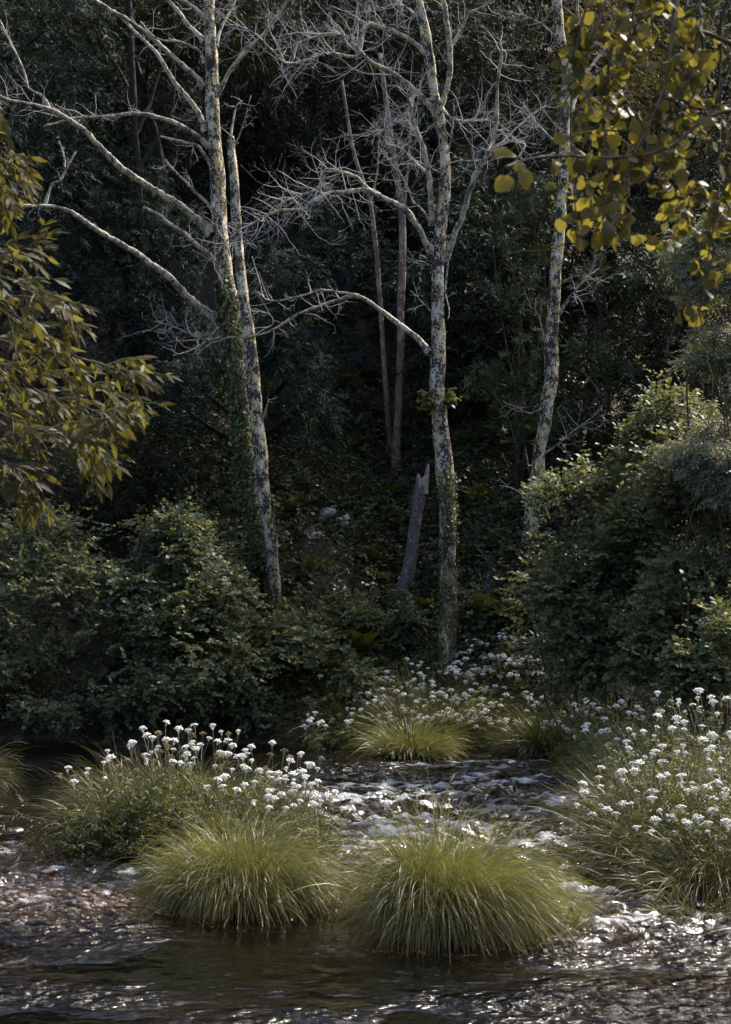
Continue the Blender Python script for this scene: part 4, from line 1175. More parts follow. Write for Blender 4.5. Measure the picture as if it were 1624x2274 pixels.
forest_tree("dark tree in the deep shade at the top left", [lobe(330, 120, 37, 130), lobe(420, 20, 37, 120), lobe(240, -60, 37, 120), lobe(560, 60, 38, 130), w(-4, 36, 18.5, 3.2, 3, 1.8)], foot_at(380, 38), 1300, 10, .4, .2, L_LANCE, M['dark'])
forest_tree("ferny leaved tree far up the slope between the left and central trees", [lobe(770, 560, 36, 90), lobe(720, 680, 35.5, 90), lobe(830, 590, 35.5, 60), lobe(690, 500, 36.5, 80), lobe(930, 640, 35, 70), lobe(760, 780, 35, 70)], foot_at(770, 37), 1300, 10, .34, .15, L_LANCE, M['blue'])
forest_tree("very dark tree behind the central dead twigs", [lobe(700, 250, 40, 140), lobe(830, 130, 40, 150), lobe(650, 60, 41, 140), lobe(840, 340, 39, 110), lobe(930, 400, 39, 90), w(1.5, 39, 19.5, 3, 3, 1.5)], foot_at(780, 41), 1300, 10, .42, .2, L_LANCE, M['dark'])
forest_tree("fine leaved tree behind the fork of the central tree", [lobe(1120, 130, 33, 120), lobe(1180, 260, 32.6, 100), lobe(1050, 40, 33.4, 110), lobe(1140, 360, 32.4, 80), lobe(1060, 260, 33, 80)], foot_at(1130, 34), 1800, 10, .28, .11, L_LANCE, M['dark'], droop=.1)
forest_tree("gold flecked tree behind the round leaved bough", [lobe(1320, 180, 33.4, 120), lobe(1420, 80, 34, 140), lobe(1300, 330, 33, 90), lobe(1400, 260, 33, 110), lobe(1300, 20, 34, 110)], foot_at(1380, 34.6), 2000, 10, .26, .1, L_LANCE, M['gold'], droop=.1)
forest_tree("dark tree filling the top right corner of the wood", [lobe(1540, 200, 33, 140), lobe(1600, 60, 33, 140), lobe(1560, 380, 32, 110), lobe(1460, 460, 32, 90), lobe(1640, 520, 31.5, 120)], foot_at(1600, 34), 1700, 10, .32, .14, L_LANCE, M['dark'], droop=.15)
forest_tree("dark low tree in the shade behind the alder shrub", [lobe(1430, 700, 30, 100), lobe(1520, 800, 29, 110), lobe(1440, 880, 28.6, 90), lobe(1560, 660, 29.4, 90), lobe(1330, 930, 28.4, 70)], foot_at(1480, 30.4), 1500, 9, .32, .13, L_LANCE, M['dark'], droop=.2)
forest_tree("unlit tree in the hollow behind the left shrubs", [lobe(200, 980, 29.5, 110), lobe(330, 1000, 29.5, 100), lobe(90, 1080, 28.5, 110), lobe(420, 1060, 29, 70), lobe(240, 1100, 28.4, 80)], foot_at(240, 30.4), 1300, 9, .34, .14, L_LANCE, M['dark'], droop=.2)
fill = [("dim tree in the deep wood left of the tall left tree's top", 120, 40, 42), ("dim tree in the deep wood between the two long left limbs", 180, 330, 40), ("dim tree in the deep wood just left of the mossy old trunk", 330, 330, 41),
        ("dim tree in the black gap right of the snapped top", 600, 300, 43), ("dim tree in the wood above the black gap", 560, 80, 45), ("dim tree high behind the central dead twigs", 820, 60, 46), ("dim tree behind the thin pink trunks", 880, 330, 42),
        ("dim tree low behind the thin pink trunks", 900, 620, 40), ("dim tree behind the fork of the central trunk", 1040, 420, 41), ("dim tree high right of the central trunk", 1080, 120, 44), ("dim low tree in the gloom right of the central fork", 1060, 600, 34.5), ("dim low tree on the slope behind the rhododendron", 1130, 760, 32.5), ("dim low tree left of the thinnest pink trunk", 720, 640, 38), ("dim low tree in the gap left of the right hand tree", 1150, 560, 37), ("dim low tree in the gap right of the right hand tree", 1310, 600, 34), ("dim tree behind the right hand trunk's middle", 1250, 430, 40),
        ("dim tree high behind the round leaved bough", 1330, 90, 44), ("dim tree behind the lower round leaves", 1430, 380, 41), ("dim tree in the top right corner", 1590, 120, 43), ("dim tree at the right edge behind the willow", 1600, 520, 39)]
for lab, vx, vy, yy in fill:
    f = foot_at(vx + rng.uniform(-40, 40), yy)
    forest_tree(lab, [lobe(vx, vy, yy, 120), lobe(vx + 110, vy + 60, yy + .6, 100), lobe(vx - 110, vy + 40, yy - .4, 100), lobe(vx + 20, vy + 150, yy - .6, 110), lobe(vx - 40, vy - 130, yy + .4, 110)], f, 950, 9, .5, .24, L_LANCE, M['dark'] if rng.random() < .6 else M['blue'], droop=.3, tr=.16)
# crowns further up the hill and beyond the frame
for k, (lab, x, y) in enumerate([("tall tree on the hill at the far left", -14, 34), ("tall tree high on the hill above the left wood", -7, 44), ("tall tree high on the hill above the middle of the wood", 0, 46),
                                 ("tall tree high on the hill above the right wood", 8, 44), ("tall tree on the hill at the far right", 21, 40), ("tall hilltop tree behind the top of the left wood", -10, 52), ("tall hilltop tree behind the snapped top", -3.5, 53), ("tall hilltop tree behind the central tree", 3.5, 54), ("tall hilltop tree behind the round leaved bough", 11, 52), ("broad tree at the right bank beyond the willow", 11.5, 26)]):
    z = gz(x, y)
    hh = 9.0 if y > 30 else 6.0
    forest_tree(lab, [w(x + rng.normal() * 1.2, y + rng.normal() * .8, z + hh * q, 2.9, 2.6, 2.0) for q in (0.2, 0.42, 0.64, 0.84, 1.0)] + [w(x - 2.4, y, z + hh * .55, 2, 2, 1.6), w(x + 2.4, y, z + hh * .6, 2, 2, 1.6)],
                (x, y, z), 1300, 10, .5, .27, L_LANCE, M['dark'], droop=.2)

# ------------------------------------------------------------------ undergrowth on the bank
b = MB()
n = 30000
x = rng.uniform(-10.5, 10.5, n)
y = 24.0 + 26 * rng.random(n) ** 1.7
z = terrain(x, y)
patch = fbm(x * 0.9, y * 0.9, 0, 3, 81)
ok = (y > bank_y(x) + 0.25) & (patch > -0.35)
bare = np.exp(-(((x + 0.7) / 0.9) ** 2 + ((y - 27.9) / 1.3) ** 2))
ok &= rng.random(n) > bare * 0.9
x, y, z, patch = x[ok], y[ok], z[ok], patch[ok]
P0 = np.stack([x, y, z + np.abs(rng.normal(0.05, 0.16, len(x))) * (1.2 + patch)], -1)
Q, D, Nn, S = sprays(P0, unit(rng.normal(size=(len(x), 3)) + [0, -.6, .4]), 4, .2, .1, .1, .6)
leaves(b, L_ROUND, Q, D, Nn, S)
tag(b.build("undergrowth", M['under']), "ivy and bramble undergrowth covering the bank below the trees", "undergrowth", kind="stuff")

n = 15000
x = rng.uniform(-4.2, 4.6, n)
y = 24.3 + 9.5 * rng.random(n) ** 1.15
patch = fbm(x * 1.3 + 4, y * 1.3, 0, 3, 83)
ok = (y > bank_y(x) + .3) & (rng.random(n) > .8 * np.exp(-(((x + .7) / .8) ** 2 + ((y - 27.7) / 1.3) ** 2)))
x, y, patch = x[ok], y[ok], patch[ok]
b = MB()
P0 = np.stack([x, y, terrain(x, y) + np.abs(rng.normal(.1, .2, len(x))) * (1 + 1.1 * np.clip(patch, -.6, 1))], -1)
Q, D, Nn, S = sprays(P0, unit(rng.normal(size=(len(x), 3)) + [0, -.6, .5]), 5, .24, .095, .25, .7)
leaves(b, L_ROUND, Q, D, Nn, S)
M['bramble'] = leaf_mat("bramble_leaf", [(0.026, 0.036, 0.018), (0.04, 0.054, 0.026), (0.055, 0.065, 0.028), (0.03, 0.045, 0.026), (0.075, 0.07, 0.03)], 0.3, 0.6, 0.15)
tag(b.build("bramble_undergrowth", M['bramble']), "dense green brambles and herbs around the trunks on the bank", "undergrowth", kind="stuff")

n = 9000                                            # the wood closing the hill far behind
x = rng.uniform(-40, 40, n)
y = rng.uniform(50, 92, n)
b = MB()
P0 = np.stack([x, y, terrain(x, y) + rng.uniform(.2, 5.5, n)], -1)
Q, D, Nn, S = sprays(P0, unit(rng.normal(size=(n, 3)) + [0, -.4, .2]), 7, 1.3, .6, .3, .8)
leaves(b, L_LANCE, Q, D, Nn, S)
tag(b.build("far_wood", M['dark']), "dark wood closing the top of the hill behind all the trees", "wood", kind="stuff")

b = MB()                                            # fallen yellow leaves
n = 1500
x, y = rng.uniform(-2.5, 2.5, n), rng.uniform(25.5, 31, n)
leaves(b, L_ROUND, np.stack([x, y, terrain(x, y) + rng.uniform(.02, .25, n)], -1), rng.normal(size=(n, 3)), rng.normal(size=(n, 3)) * .5 + [0, -.3, 1], rng.uniform(.04, .08, n))
M['fallen'] = leaf_mat("fallen_leaf", [(0.16, 0.09, 0.02), (0.22, 0.13, 0.03), (0.10, 0.055, 0.02)], .2)
tag(b.build("fallen_leaves", M['fallen']), "yellow and brown fallen leaves scattered on the earth bank", "leaves", kind="stuff")


# ferns
def frond_template(npin=13):
    v, f = [], []
    pts = [(0, y, 0.55 * y - 0.75 * y * y) for y in np.linspace(0, 1, npin + 2)]
    for k in range(1, npin + 1):
        x0, y0, z0 = pts[k]
        t = k / (npin + 1)
        wd = 0.27 * math.sin(PI * min(1, t * 0.9 + 0.1)) ** 0.8
        for s in (-1, 1):
            i0 = len(v)
            v += [(0, y0 - .02, z0), (s * wd * .5, y0 + .0, z0 - .01), (s * wd, y0 + .10, z0 - .05), (s * wd * .45, y0 + .075, z0 - .01), (0, y0 + .03, z0)]
            f += [(i0, i0 + 1, i0 + 3, i0 + 4)]
            f += [(i0 + 1, i0 + 2, i0 + 3, i0 + 3)]
    v = np.array(v)
    quads = np.array([q for q in f if q[2] != q[3]])
    tris = np.array([q[:3] for q in f if q[2] == q[3]])
    # the rachis
    i0 = len(v)
    rv = []
    for p in pts:
        rv += [(-.008, p[1], p[2]), (.008, p[1], p[2])]
    rq = np.array([(i0 + 2 * k, i0 + 2 * k + 1, i0 + 2 * k + 3, i0 + 2 * k + 2) for k in range(len(pts) - 1)])
    return np.vstack([v, np.array(rv)]), [np.vstack([quads, rq]), tris]


FROND = frond_template()
FERNS = [(650, 1150, .6, "fern beside the slender leaning trunk above the bank stones"), (790, 1010, .55, "fern on the slope left of the thin pink trunks"), (770, 870, .6, "highest fern on the slope under the blue green tree"),
         (830, 860, .6, "bright fern on the slope left of the thinnest pink trunk"), (1090, 1400, .8, "yellowish fern right of the central trunk's foot"), (1150, 1410, .8, "fern at the foot of the right hand tree"),
         (1205, 1400, .7, "fern under the pale tipped alder shrub"), (940, 1380, .7, "fern left of the central trunk's foot"), (810, 1150, .5, "small fern right of the grey block"), (860, 1120, .55, "fern left of the broken trunk's top"),
         (790, 1470, .8, "bright fern low on the bank left of the white flowers"), (720, 1530, .7, "fern close to the dark water left of the white flowers"), (700, 1290, .6, "fern under the bright white topped stone"),
         (830, 1270, .6, "fern left of the broken trunk's foot"), (1040, 1250, .55, "dim fern right of the central trunk"), (1070, 1130, .6, "dim fern between the central trunk and the right hand tree"), (560, 1300, .55, "fern behind the round topped shrub"),
         (930, 960, .55, "fern on the slope right of the thin pink trunks"), (1050, 1000, .6, "fern high in the gloom right of the central trunk"), (1300, 1010, .6, "fern showing above the large alder shrub")]
for vx, vy, L, lab in FERNS:
    p = ground_hit(vx, vy)
    t = thing("fern", lab, "fern", p)
    m_ = 9
    a = np.linspace(0, 2 * PI, m_, endpoint=False) + rng.uniform(0, 1)
    el = rng.uniform(.55, 1.1, m_)
    D = np.stack([np.cos(a) * np.cos(el), np.sin(a) * np.cos(el), np.sin(el)], -1)
    Nn = np.stack([-np.cos(a) * np.sin(el), -np.sin(a) * np.sin(el), np.cos(el)], -1)
    leaf_parts("frond", FROND, M['fern'], np.repeat(p[None], m_, 0) + [0, 0, .02], D, Nn, L * rng.uniform(.8, 1.2, m_), t, 'frond')

# purple foxglove spike
p = ground_hit(1085, 1345)
t = thing("foxglove", "single purple flower spike right of the central trunk", "flower", p)
b = MB()
q = catmull([p, p + [0, 0, .3], p + [-.02, 0, .62]], 5)
V, F = tube(q, np.linspace(.006, .003, len(q)), 5)
b.add(V, F)
b.build("stem", M['stem'], t)
n = 34
hh = rng.uniform(.25, .6, n)
a = rng.uniform(0, 2 * PI, n)
b = MB()
leaves(b, L_ROUND, p + np.stack([.012 * np.cos(a), .012 * np.sin(a), hh], -1), np.stack([np.cos(a), np.sin(a), -.7 + 0 * a], -1), np.stack([0 * a, 0 * a, 1 + 0 * a], -1), .06 * (1.2 - hh))
b.build("bells", M['purple'], t, stuff=True)


# ------------------------------------------------------------------ sedge tussocks
def blades(base, n, rb, L, tilt, lean=(0, 0), g_=1.1, width=0.005, seg=8, up=0.0, rx=1.0):
    r = np.sqrt(rng.random(n))
    a = rng.uniform(0, 2 * PI, n)
    P = np.zeros((n, seg + 1, 3))
    P[:, 0] = np.asarray(base) + np.stack([rx * rb * r * np.cos(a), rb * r * np.sin(a), np.zeros(n)], -1)
    th = np.radians(rng.normal(8, 7, n) + tilt * r ** 1.2 + np.abs(rng.normal(0, 9, n)))
    a2 = a + rng.normal(0, .5, n)
    d = np.stack([np.sin(th) * np.cos(a2) + lean[0] * rng.uniform(.3, 1, n), np.sin(th) * np.sin(a2) + lean[1] * rng.uniform(.3, 1, n), np.cos(th)], -1)
    d = unit(d)
    cl = fbm(np.cos(a) * 3 + base[0] * 7, np.sin(a) * 3, r * 3, 2, 77)        # blades stand in tufts
    d = unit(d + np.stack([-np.sin(a), np.cos(a), 0 * a], -1) * (cl * .35)[:, None])
    LL = L * np.where(rng.random(n) < .6, rng.uniform(.42, .78, n), rng.uniform(.75, 1.18, n)) * (1 + .28 * cl)
    gg = g_ * rng.uniform(.5, 1.5, n)
    for k in range(seg):
        t = (k + 1) / seg
        P[:, k + 1] = P[:, k] + d * (LL / seg)[:, None]
        d = unit(d + np.array([lean[0] * .35, lean[1] * .35, 0]) / seg + np.array([0, 0, -1.0]) * (gg * (0.35 + 1.6 * t) / seg)[:, None] + rng.normal(0, .03, (n, 3)))
    P[..., 2] = np.maximum(P[..., 2], base[2] - 0.02)
    tng = unit(np.diff(P, axis=1, append=P[:, -1:] + (P[:, -1:] - P[:, -2:-1])))
    sd = unit(np.cross(tng, np.array([0, 0, 1.0]) + .8 * rng.normal(size=(n, 1, 3))))
    t = np.linspace(0, 1, seg + 1)
    wd = width * rng.uniform(.6, 1.3, n)[:, None] * (np.minimum(1, .6 + t * 2) * (1 - t ** 2.2) + .04)[None]
    V = np.stack([P - sd * wd[..., None] * .5, P + sd * wd[..., None] * .5], 2)
    k = np.arange(seg)
    q = np.stack([2 * k, 2 * k + 1, 2 * k + 3, 2 * k + 2], -1)
    F = (q[None] + (np.arange(n) * 2 * (seg + 1))[:, None, None]).reshape(-1, 4)
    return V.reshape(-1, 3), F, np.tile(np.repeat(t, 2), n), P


def tussock(label, base, n, rb, L, tilt, mat, lean=(0, 0), g_=1.1, width=.005, seg=8, seeds=0, rx=1.0, group=None, name="sedge_tussock", subs=((0, 0, 1, 1, 0),)):
    t = thing(name, label, "grass tussock", base, group)
    b = MB()
    for dx, dy, fr_, fl, dl_ in subs:
        V, F, A, P = blades(np.asarray(base) + [dx, dy, 0], int(n * fr_), rb if len(subs) == 1 else rb * .72, L * fl, tilt, (lean[0] + dl_, lean[1]), g_ * rng.uniform(.85, 1.15), width, seg, rx=rx)
        b.add(V, F, A)
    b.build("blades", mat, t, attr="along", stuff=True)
    d_ = MB()                                          # last year's straw
    V, F, A, _ = blades(base, int(n * .09), rb * 1.05, L * .85, tilt + 34, (lean[0] * .6, lean[1]), g_ * 1.1, width * 1.05, seg, rx=rx)
    d_.add(V, F, A)
    d_.build("dead_blades", M['straw'], t, stuff=True)
    c = MB()                                           # peaty crown the blades rise from
    V0 = ICO3[0].copy()
    V0[:, 2] = np.abs(V0[:, 2])
    c.add(V0 * (1 + .2 * fbm(V0[:, 0] * 2, V0[:, 1] * 2, V0[:, 2] * 2, 3))[:, None] * [rb * rx * 1.05, rb * 1.05, L * .22] + np.asarray(base) - [0, 0, .06], ICO3[1])
    c.build("root_mound", M['mossbark'], t)
    if seeds:
        s = MB()
        k = rng.choice(len(P), seeds, replace=False)
        tip = P[k]
        leaves(s, L_LANCE, tip[:, -3], tip[:, -1] - tip[:, -3], rng.normal(size=(seeds, 3)), .07)
        s.build("seed_spikes", M['seed'], t, stuff=True)
    return t


def on_water(vx, vy):
    y = FV_water(vy)
    return np.array([(vx - CX) / FV * y / 1.0, y, 0.0])


def FV_water(vy):
    u = (CY - vy) / FV
    return -CAMZ * (math.cos(PITCH) - u * math.sin(PITCH)) / (math.sin(PITCH) + u * math.cos(PITCH))


def wpt(vx, vy, dz=-.03):
    y = FV_water(vy)
    p = at(vx, vy, y)
    p[2] = dz
    return p


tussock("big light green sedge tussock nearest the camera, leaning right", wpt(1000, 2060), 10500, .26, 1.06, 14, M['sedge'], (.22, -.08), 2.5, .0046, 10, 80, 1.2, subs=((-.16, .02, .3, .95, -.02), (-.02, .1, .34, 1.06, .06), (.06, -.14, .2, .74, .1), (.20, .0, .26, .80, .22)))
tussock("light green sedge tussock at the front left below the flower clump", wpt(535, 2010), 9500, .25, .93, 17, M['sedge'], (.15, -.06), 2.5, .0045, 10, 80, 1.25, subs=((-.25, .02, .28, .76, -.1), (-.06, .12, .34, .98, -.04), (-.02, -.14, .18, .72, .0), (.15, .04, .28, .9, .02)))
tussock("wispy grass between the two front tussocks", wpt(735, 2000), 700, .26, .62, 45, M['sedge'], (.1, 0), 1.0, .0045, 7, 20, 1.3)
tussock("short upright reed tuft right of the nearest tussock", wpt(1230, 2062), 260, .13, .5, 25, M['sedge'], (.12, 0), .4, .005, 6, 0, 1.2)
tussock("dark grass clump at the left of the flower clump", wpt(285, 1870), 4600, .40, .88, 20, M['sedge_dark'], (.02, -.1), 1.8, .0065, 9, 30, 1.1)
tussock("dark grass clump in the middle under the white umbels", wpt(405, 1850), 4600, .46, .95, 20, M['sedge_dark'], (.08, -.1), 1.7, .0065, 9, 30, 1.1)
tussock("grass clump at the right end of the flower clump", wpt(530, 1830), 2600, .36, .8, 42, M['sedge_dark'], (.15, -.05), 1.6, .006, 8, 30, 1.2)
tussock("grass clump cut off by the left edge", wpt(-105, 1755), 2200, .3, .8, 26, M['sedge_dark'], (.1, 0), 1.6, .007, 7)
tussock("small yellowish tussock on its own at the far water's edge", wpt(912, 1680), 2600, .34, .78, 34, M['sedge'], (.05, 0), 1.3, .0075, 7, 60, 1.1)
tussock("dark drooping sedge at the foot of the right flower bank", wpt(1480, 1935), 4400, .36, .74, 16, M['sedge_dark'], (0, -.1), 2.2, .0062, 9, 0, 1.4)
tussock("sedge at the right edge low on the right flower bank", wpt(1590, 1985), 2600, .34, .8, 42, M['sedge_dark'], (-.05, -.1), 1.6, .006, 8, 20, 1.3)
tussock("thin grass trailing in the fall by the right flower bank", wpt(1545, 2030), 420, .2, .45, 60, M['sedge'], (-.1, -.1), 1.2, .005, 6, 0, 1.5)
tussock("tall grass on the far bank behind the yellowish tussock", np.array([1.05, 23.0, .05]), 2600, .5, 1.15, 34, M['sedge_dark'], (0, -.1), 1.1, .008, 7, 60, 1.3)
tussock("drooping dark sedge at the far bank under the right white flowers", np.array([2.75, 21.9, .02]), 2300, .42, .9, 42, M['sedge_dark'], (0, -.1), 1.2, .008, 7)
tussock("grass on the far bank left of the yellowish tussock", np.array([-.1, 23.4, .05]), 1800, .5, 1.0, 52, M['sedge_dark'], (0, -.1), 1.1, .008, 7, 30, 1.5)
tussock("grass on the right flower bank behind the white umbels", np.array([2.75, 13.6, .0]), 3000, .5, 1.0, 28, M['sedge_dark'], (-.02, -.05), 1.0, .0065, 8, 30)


# ------------------------------------------------------------------ white umbel flowers
def umbel_mesh(name, mat, seed, R=.055, closed=False):
    rr = np.random.default_rng(seed)
    b = MB()
    n = 19
    k = np.arange(n)
    rad = np.sqrt((k + .5) / n)
    a = k * 2.39996 + rr.uniform(0, 6)
    dome = .62 if not closed else .7
    c = np.stack([rad * np.cos(a) * R, rad * np.sin(a) * R, dome * R * (1 - rad ** 2) + .05], -1) + rr.normal(0, .003, (n, 3))
    V0, F0 = ICO1
    for j in range(n):
        s = R * rr.uniform(.19, .27) * (1 if not closed else .7)
        W = V0 * (1 + .22 * rr.normal(size=(len(V0), 1)).clip(-1, 1)) * [s, s, s * .7]
        b.add(W + c[j], F0)
        # ray to the stem top
        e = np.array([0, 0, 0.0])
        d = .0011
        q = np.array([e + [d, 0, 0], e + [-d, 0, 0], c[j] + [-d, 0, -.004], c[j] + [d, 0, -.004]])
        b.add(q, np.array([(0, 1, 2, 3)]))
    return b.mesh(name, mat)


UMB = [umbel_mesh("umbel", M['white'], s, r) for s, r in ((1, .046), (2, .038), (3, .054), (4, .031))]
UMBS = [umbel_mesh("seed_head", M['seed'], s, .045, True) for s in (7, 8)]


def herb_leaf_cloud(n, H, R):
    """finely cut leaflets along ascending stalks"""
    b = MB()
    k = n // 12
    a = rng.uniform(0, 2 * PI, k)
    h = H * rng.uniform(.05, .58, k)
    rad = R * rng.uniform(.1, .9, k) * (1.1 - .5 * h / H)
    P = np.stack([rad * np.cos(a), rad * np.sin(a), h], -1)
    Q, D, Nn, S = sprays(P, unit(np.stack([np.cos(a), np.sin(a), .5 + 0 * a], -1)), 12, .16, .05, .15, .8)
    leaves(b, L_LANCE, Q, D, Nn, S)
    return b.mesh("foliage", M['herb'])


def umbel_proto(seed, nu, H, R, nseed=1):
    """returns meshes and placements of a flowering plant: stems mesh, foliage mesh, umbel list"""
    sb = MB()
    heads = []
    for k in range(nu + nseed):
        a = k * 2.4 + rng.uniform(-.4, .4)
        rr = R * math.sqrt((k + .4) / (nu + nseed))
        h = H * rng.uniform(.78, 1.06) * (1 - .12 * rr / R)
        e = np.array([rr * math.cos(a), rr * math.sin(a), h])
        q = catmull([np.array([rng.normal() * .03, rng.normal() * .03, -.05]), np.array([e[0] * .35, e[1] * .35, h * .5]), e], 5)
        V, F = tube(q, np.linspace(.0055, .0026, len(q)), 5)
        sb.add(V, F)
        d = unit(q[-1] - q[-2])
        heads.append((e, d, k >= nu, rng.integers(0, 4), rng.uniform(.8, 1.15)))
    return sb.mesh("stems", M['stem']), herb_leaf_cloud(int(700 * H * R / .35), H, R), heads


PROTO = [umbel_proto(s, nu, 1.0, R, ns) for s, (nu, R, ns) in enumerate([(4, .34, 2), (3, .28, 1), (5, .40, 2), (3, .25, 1)])]


def plant(p, H, label, group, k=None, tilt=(0, 0), leaf=True, white=1.0):
    k = rng.integers(0, len(PROTO)) if k is None else k
    sm, fm, heads = PROTO[k]
    t = thing("umbel_plant", label, "wildflower", p, group)
    t.scale = (H ** .6,) * 2 + (H,)
    t.rotation_euler = (tilt[1], tilt[0], rng.uniform(0, 6.28))
    for nm, me in (("stems", sm),) + ((("foliage", fm),) if leaf else ()):
        o = bpy.data.objects.new(nm, me)
        COL.objects.link(o)
        o.parent = t
        if nm == "foliage":
            o['kind'] = 'stuff'
    for (e, d, sd, v, s) in heads:
        o = bpy.data.objects.new("seed_head" if sd else "umbel", UMBS[v % 2] if sd else UMB[v])
        COL.objects.link(o)
        o.parent = t
        o.location = e
        o.rotation_euler = Vector(unit(d * .6 + np.array([0, 0, 1.0]) + rng.normal(0, .24, 3))).to_track_quat('Z', 'Y').to_euler()
        s *= white
        o.scale = (s / H ** .6, s / H ** .6, s / H)


G1 = "white umbel plants in the left grass clump"
for k, (vx, top, yy) in enumerate([(330, 1632, 13.5), (372, 1602, 13.7), (412, 1592, 13.9), (452, 1600, 13.8), (486, 1600, 13.7), (440, 1640, 13.4), (520, 1636, 13.8), (556, 1650, 13.6), (604, 1650, 13.8), (380, 1650, 13.2),
                                   (630, 1690, 13.6), (585, 1700, 13.3), (655, 1700, 13.9), (560, 1745, 12.9), (610, 1755, 13.1), (655, 1768, 13.0), (280, 1660, 13.4), (225, 1690, 13.3), (170, 1700, 13.5), (350, 1640, 13.8), (400, 1625, 13.6), (470, 1665, 13.2), (540, 1690, 13.5), (500, 1700, 13.0), (620, 1720, 13.4), (700, 1745, 13.6), (575, 1670, 13.9), (660, 1725, 13.2), (690, 1715, 13.7), (716, 1762, 13.5), (640, 1660, 13.9)]):
    tp = at(vx, top, yy)
    plant((tp[0], yy, -.02), tp[2] + .0, white=.8, label=("white umbel flower on the sparse left end of the left grass clump" if vx < 300 else "white umbel flower on the crowded crest of the left grass clump" if vx < 500 else "white umbel flower leaning over the white water right of the left grass clump" if vx > 575 else "white umbel flower on the slope just right of the left clump's crest"), group=G1, tilt=(.12 if vx > 500 else 0, 0), leaf=True)
G2 = "white umbel plants on the right flower bank"
n2 = 0
for (vx, top, yy) in [(1275, 1570, 19.5), (1320, 1560, 19), (1370, 1545, 18), (1420, 1560, 17), (1480, 1530, 15.5), (1530, 1540, 15), (1580, 1525, 15), (1615, 1560, 14.5), (1240, 1600, 20.5), (1300, 1620, 18.5), (1350, 1600, 17.0),
                      (1400, 1600, 15), (1450, 1595, 14.4), (1500, 1600, 14), (1560, 1600, 13.8), (1610, 1620, 13.5), (1390, 1655, 14.2), (1440, 1660, 13.5), (1490, 1650, 13.2), (1540, 1650, 13), (1600, 1670, 12.8),
                      (1330, 1700, 13.4), (1380, 1720, 13.0), (1430, 1700, 12.8), (1480, 1720, 12.6), (1530, 1720, 12.5), (1580, 1730, 12.4), (1620, 1750, 12.2), (1290, 1765, 13.2), (1345, 1780, 12.9), (1440, 1770, 12.3), (1500, 1790, 12.1), (1560, 1800, 12.0), (1610, 1830, 11.6), (1460, 1830, 12.0)]:
    tp = at(vx, top, yy)
    g0 = max(gz(tp[0], yy), 0)
    plant((tp[0], yy, g0 - .03), max(tp[2] - g0, .45), white=.88, label=("small white umbel flower at the far end of the right flower bank" if yy > 16.5 else "white umbel flower overhanging the rapids from the right flower bank" if vx < 1385 else "large white umbel flower at the near low side of the right flower bank" if top > 1690 else "white umbel flower in the crowded middle of the right flower bank"), group=G2, tilt=(-.12 if vx < 1400 else 0, 0))
G3 = "white umbel plants along the far bank"
for k in range(112):
    vx = rng.uniform(820, 1080) if 8 < k < 60 else rng.uniform(1030, 1300) if k > 8 else rng.uniform(690, 860)
    s = (vx - 860) / 430
    top = rng.uniform(1440, 1610) if vx > 850 else rng.uniform(1490, 1610)
    yy = 25.0 - (top - 1440) / 170 * 2.6
    tp = at(vx, top, yy)
    if vx > 1240 and top < 1480:
        continue
    g0 = max(gz(tp[0], yy), 0)
    plant((tp[0], yy, g0 - .03), float(np.clip(tp[2] - g0, .45, 1.1)), ("white umbel flower on the far bank left of the yellowish tussock" if vx < 850 else "white umbel flower highest on the far bank at the central trunk's foot" if top < 1510 else "white umbel flower on the far bank directly behind the yellowish tussock" if vx < 1000 else "white umbel flower on the far bank below the foot of the central trunk" if vx < 1100 else "white umbel flower on the far bank under the alder shrub's left edge" if vx < 1200 else "white umbel flower on the far bank where it meets the right flower bank"), G3)


# soft green herbs filling the banks between the flowers
def herbs(label, region, n, hmax, mat='herb', size=.05):
    b = MB()
    x, y = region(n)
    z = np.maximum(terrain(x, y), 0)
    P = np.stack([x, y, z + hmax * rng.random(len(x)) ** 1.3 * (.6 + .5 * fbm(x * 1.5, y * 1.5, 0, 2, 91))], -1)
    Q, D, Nn, S = sprays(P, unit(rng.normal(size=(len(x), 3)) * [1, 1, .6] + [0, -.4, .7]), 8, .18, size, .1, .8)
    leaves(b, L_LANCE, Q, D, Nn, S)
    tag(b.build("bank_herbs", M[mat]), label, "herbs", kind="stuff")


def reg_far(n):
    x = rng.uniform(-1.6, 4.2, n)
    return x, bank_y(x) + rng.uniform(-.25, 2.2, n)


def reg_right(n):
    y = rng.uniform(11.4, 22, n)
    return right_edge(y) + np.abs(rng.normal(0, 1.1, n)) + .05, y


herbs("soft green herbs filling the far bank between the white flowers", reg_far, 6000, .8)
herbs("yellow green herbs filling the right flower bank", reg_right, 5200, .8)
herbs("green herbs and stems filling the top of the left flower clump", lambda n: (-1.75 + .62 * rng.normal(size=n), 13.45 + .3 * rng.normal(size=n)), 1500, .72, 'fern', .055)

